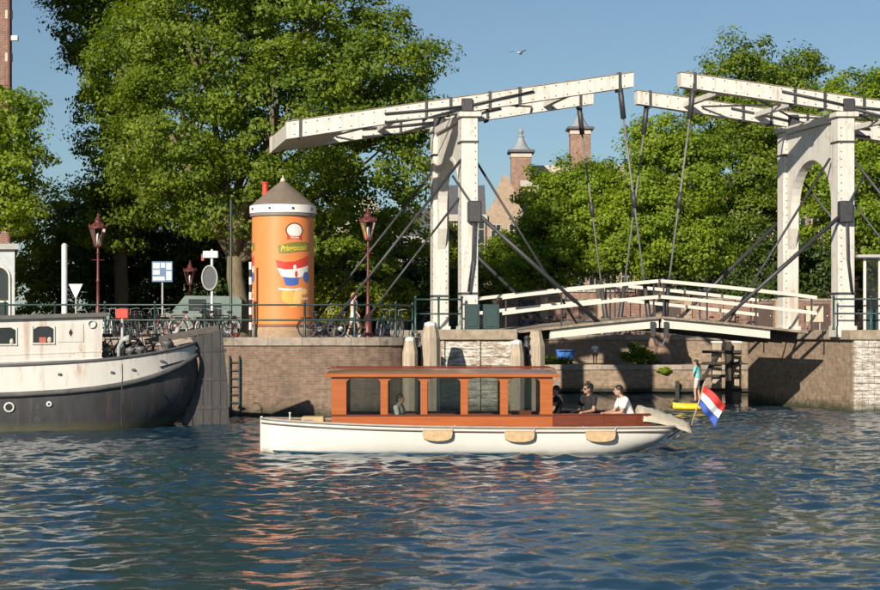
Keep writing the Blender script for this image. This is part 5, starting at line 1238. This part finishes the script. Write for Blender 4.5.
# ================================================================ bicycles
def bicycle(label, loc, rotz, m, group=None, tilt=0):
    o = thing('bicycle', label, 'bicycle', loc, rotz, group); r = .34
    for x in (-.53, .53):
        w = MB().tube([(x + r * math.cos(a), 0, r + r * math.sin(a)) for a in [2 * PIs * k / 20 for k in range(21)]], .02, 6, cap=False).build('wheel', BLACK, o, smooth=True)
        mb = MB(); mb.tube([(x + .31 * math.cos(a), 0, r + .31 * math.sin(a)) for a in [2 * PIs * k / 20 for k in range(21)]], .01, 4, cap=False)
        for k in range(10): a = 2 * PIs * k / 10; mb.tube([(x, 0, r), (x + .31 * math.cos(a), 0, r + .31 * math.sin(a))], .004, 3, cap=False)
        mb.build('rim_and_spokes', STEEL, w)
        mb = MB(); mb.tube([(x + .385 * math.cos(a), 0, r + .385 * math.sin(a)) for a in [R(q_) for q_ in range(20, 200, 18)]], .022, 5); mb.build('mudguard', m, o)
    mb = MB(); bb = (-.1, 0, .32); st_ = (-.22, 0, .8); hd_ = (.38, 0, .82)
    for a, c in ((bb, st_), (bb, (.4, 0, .68)), (st_, hd_), (bb, (-.53, 0, r)), (st_, (-.53, 0, r)), (hd_, (.4, 0, .6))): mb.tube([a, c], .018, 6)
    mb.build('frame', m, o)
    MB().tube([(.4, 0, .64), (.46, 0, .5), (.53, 0, r)], .017, 6).build('fork', m, o)
    mb = MB(); mb.tube([hd_, (.35, 0, 1.02)], .015, 6); mb.tube([(.15, -.28, 1.04), (.32, -.24, 1.07), (.37, 0, 1.03), (.32, .24, 1.07), (.15, .28, 1.04)], .014, 6); mb.build('handlebar', STEEL, o)
    MB().ell((-.27, 0, .93), (.14, .09, .05), 10, 6).build('saddle', BLACK, o, smooth=True)
    MB().tube([st_, (-.25, 0, .91)], .014, 6).build('seat_post', STEEL, o)
    mb = MB(); mb.box(-.8, -.35, -.07, .07, .73, .75); mb.tube([(-.75, .06, .73), (-.53, .06, r)], .008, 4); mb.tube([(-.75, -.06, .73), (-.53, -.06, r)], .008, 4); mb.build('luggage_rack', BLACK, o)
    mb = MB(); mb.lathe([(.09, -.01), (.09, .01)], 12); mb.v = [(v[0] + bb[0], v[2] + .03, v[1] + bb[2]) for v in mb.v]; mb.build('chain_wheel', STEEL, o)
    return o
BK = mat('bike_black', (.02, .02, .022), .4, .2, 5); BR_ = mat('bike_red', (.4, .05, .04), .4, .2, 5); BB_ = mat('bike_blue_grey', (.12, .17, .22), .4, .2, 5); BG_ = mat('bike_white', (.5, .5, .48), .4, .1, 5)
mk = [bicycle('black bicycle by the railing at the right foot of the kiosk', (XP(322, 62.4), 62.4, GZ0), R(8), BK), bicycle('red bicycle parked at the railing behind the barge tiller', (XP(176, 61.8), 61.8, GZ0), R(50), BR_),
      bicycle('blue-grey bicycle parked beside the red one behind the barge', (XP(160, 61.6), 61.6, GZ0), R(70), BB_), bicycle('white framed bicycle parked right of the red one behind the barge', (XP(192, 61.9), 61.9, GZ0), R(35), BG_)]
g1 = 'dark bicycles in the tangle behind the barge stern'
random.seed(12)
ORD = ('first', 'second', 'third', 'fourth', 'fifth', 'sixth', 'seventh', 'eighth')
for kk, (px, D) in enumerate(((107, 61.2), (118, 61.9), (133, 61.3), (142, 62.2), (148, 61.2), (205, 62.2), (216, 61.5), (225, 62.3))):
    dup(mk[0], (XP(px, D), D, GZ0), R(random.uniform(15, 165)), ORD[kk] + ' dark bicycle from the barge cabin in the tangle at the quay railing', g1)
dup(mk[0], (XP(338, 63.2), 63.2, GZ0), R(175), 'black bicycle standing left of the blond pedestrian')
dup(mk[2], (XP(386, 64.6), 64.6, GZ0), R(70), 'blue-grey bicycle parked right of the lantern lamp by kiosk')
dup(mk[0], (XP(400, 65), 65, GZ0), R(100), 'black bicycle parked among shrubs left of the left portal')
dup(mk[0], (XP(568, 87.6), 87.6, GZ0), R(10), 'far black bicycle standing third along the wall beyond the left bridge leaf')
dup(mk[1], (XP(612, 87.6), 87.6, GZ0), R(20), 'far red bicycle seen through the bridge rails behind the left leaf')
dup(mk[0], (XP(858, 64.4), 64.4, 3.0), R(80), 'black bicycle beside the right portal column')
dup(mk[0], (XP(117, 53.0), 53.15, 1.9), R(20), 'black bicycle standing on the barge deck beside the red box sign')
dup(mk[0], (XP(146, 53.6), 53.9, 2.05), R(-15), 'black bicycle lying against the tiller on the barge stern deck')
dup(mk[2], (XP(108, 53.6), 53.9, 1.9), R(60), 'blue-grey bicycle on the barge deck right behind the cabin end')

for kk, (px, a) in enumerate(((532, 15), (546, 160), (584, 25), (598, 170), (630, 10), (650, 150), (684, 20), (706, 165), (742, 15))):
    dup(mk[0 if kk % 3 else 2], (XP(px, 87.0), 87.0 - .1 * (kk % 2), GZ0), R(a), ORD[min(kk, 7)].replace('eighth', 'eighth' if kk == 7 else 'ninth') + ' bicycle from the left in the far row seen through the bridge rails', 'far bicycles parked beyond the bridge')
# ================================================================ other street things
o = thing('parked_van', 'pale green van parked behind the bicycles left of the leaning trunk', 'van', (XP(204, 74), 74, GZ0))
poly = [(-1.75, .35), (1.7, .35), (1.72, 1.55), (1.6, 1.72), (-.7, 1.75), (-1.25, 1.1), (-1.75, .95)]
MB().prism(poly, -.8, .8, 'y').build('body', mat('van_pale_green', (.14, .19, .17), .35, .1, 3, coat=.3), o)
for (a, z0, c, z1) in ((-.55, 1.1, .2, 1.6),): MB().box(a, c, -.806, -.8005, z0, z1).build('window', WGLASS, o)
MB().add([(-.74, -.7, 1.7), (-.74, .7, 1.7), (-1.23, .7, 1.14), (-1.23, -.7, 1.14)], [(0, 1, 2, 3)]).build('windscreen', WGLASS, o).location = (-.012, 0, .012)
for x in (-1.15, 1.15):
    for y in (-.72, .72):
        mb = MB(); mb.lathe([(.31, -.09), (.33, -.06), (.33, .06), (.31, .09)], 18); mb.v = [(v[0] + x, v[2] + y, v[1] + .33) for v in mb.v]; w = mb.build('wheel', BLACK, o, auto=R(40))
        mb = MB(); mb.lathe([(.19, -.095), (.19, .095)], 14); mb.v = [(v[0] + x, v[2] + y, v[1] + .33) for v in mb.v]; mb.build('hub', STEEL, w)
for y in (-.6, .6): MB().ell((-1.75, y, .75), (.05, .13, .1), 10, 6).build('headlight', LGREY, o, smooth=True)
MB().bev(-1.82, -1.7, -.78, .78, .36, .55, .03).build('bumper', GREY, o)
o = thing('blue_container', 'bright blue waste container on the lower quay left of the small person', 'waste container', (XP(565, 82.6), 82.6, 1.33))
MB().prism([(-.34, .12), (.34, .12), (.42, .62), (-.42, .62)], -.35, .35, 'y').build('bin', mat('blue_plastic', (.04, .17, .5), .45, .1, 4), o)
MB().bev(-.45, .45, -.38, .38, .622, .72, .03).build('lid', MATS['blue_plastic'], o)
for x in (-.25, .25):
    mb = MB(); mb.lathe([(.09, -.03), (.09, .03)], 12); mb.v = [(v[0] + x, v[2] - .28, v[1] + .09) for v in mb.v]; mb.build('wheel', BLACK, o)
MB().tube([(-.3, -.4, .66), (.3, -.4, .66)], .025, 6).build('handle', BLACK, o)
# bridge keeper's booth at the right edge
o = thing('bridge_booth', 'glazed white booth with flat grey roof at the right edge', 'booth', (XP(885, 63.2), 63.6, 3.0))
bx0 = XP(864, 63.2) - o.location.x; bw_ = 2.6; bh = ZP(258, 63) - 3.0
for x in (bx0, bx0 + .55, bx0 + 1.3, bx0 + bw_):
    for y in (-.5, 1.6): MB().bev(x - .05, x + .05, y - .05, y + .05, 0, bh, .01).build('post', BARGEW, o)
MB().bev(bx0 - .3, bx0 + bw_ + .3, -.8, 1.9, bh + .001, bh + .12, .03).build('roof', mat('booth_roof', (.4, .4, .39), .6, .1, 4), o)
MB().bev(bx0 + .06, bx0 + bw_ - .06, -.52, -.47, 0, .75, .01).build('lower_panel', TEAL, o)
for a, c in ((0, .55), (.55, 1.3), (1.3, 2.6)): MB().box(bx0 + a + .05, bx0 + c - .05, -.505, -.495, .752, bh).build('pane', GLASS, o)
MB().box(bx0 - .005, bx0 + .005, -.45, 1.55, .1, bh).build('pane', GLASS, o)
o = thing('notice_board', 'pale notice board on two short posts behind the right bridge rail', 'notice board', (XP(814, 69), 69, 2.72))
MB().bev(-.38, .38, -.02, .02, .6, 1.25, .01).build('board', CANVAS, o)
for x in (-.25, .25): MB().tube([(x, .05, 0), (x, .05, 1.2)], .03, 6).build('post', GREY, o)
# street bollards on the kiosk quay
for k, px in enumerate((296, 310)):
    pass
# gull
o = thing('gull', 'small gull gliding high in the sky above the bridge', 'bird', P(520, 53, 75))
MB().ell((0, 0, 0), (.2, .06, .06), 10, 7).build('body', LGREY, o, smooth=True)
for s_ in (-1, 1): MB().add([(.06, s_ * .04, .02), (-.08, s_ * .04, .02), (-.06, s_ * .3, .12), (.1, s_ * .3, .14), (-.12, s_ * .62, .02)], [(0, 1, 2, 3), (3, 2, 4)]).build('wing', GREY, o)
o.rotation_euler = (0, 0, R(60))
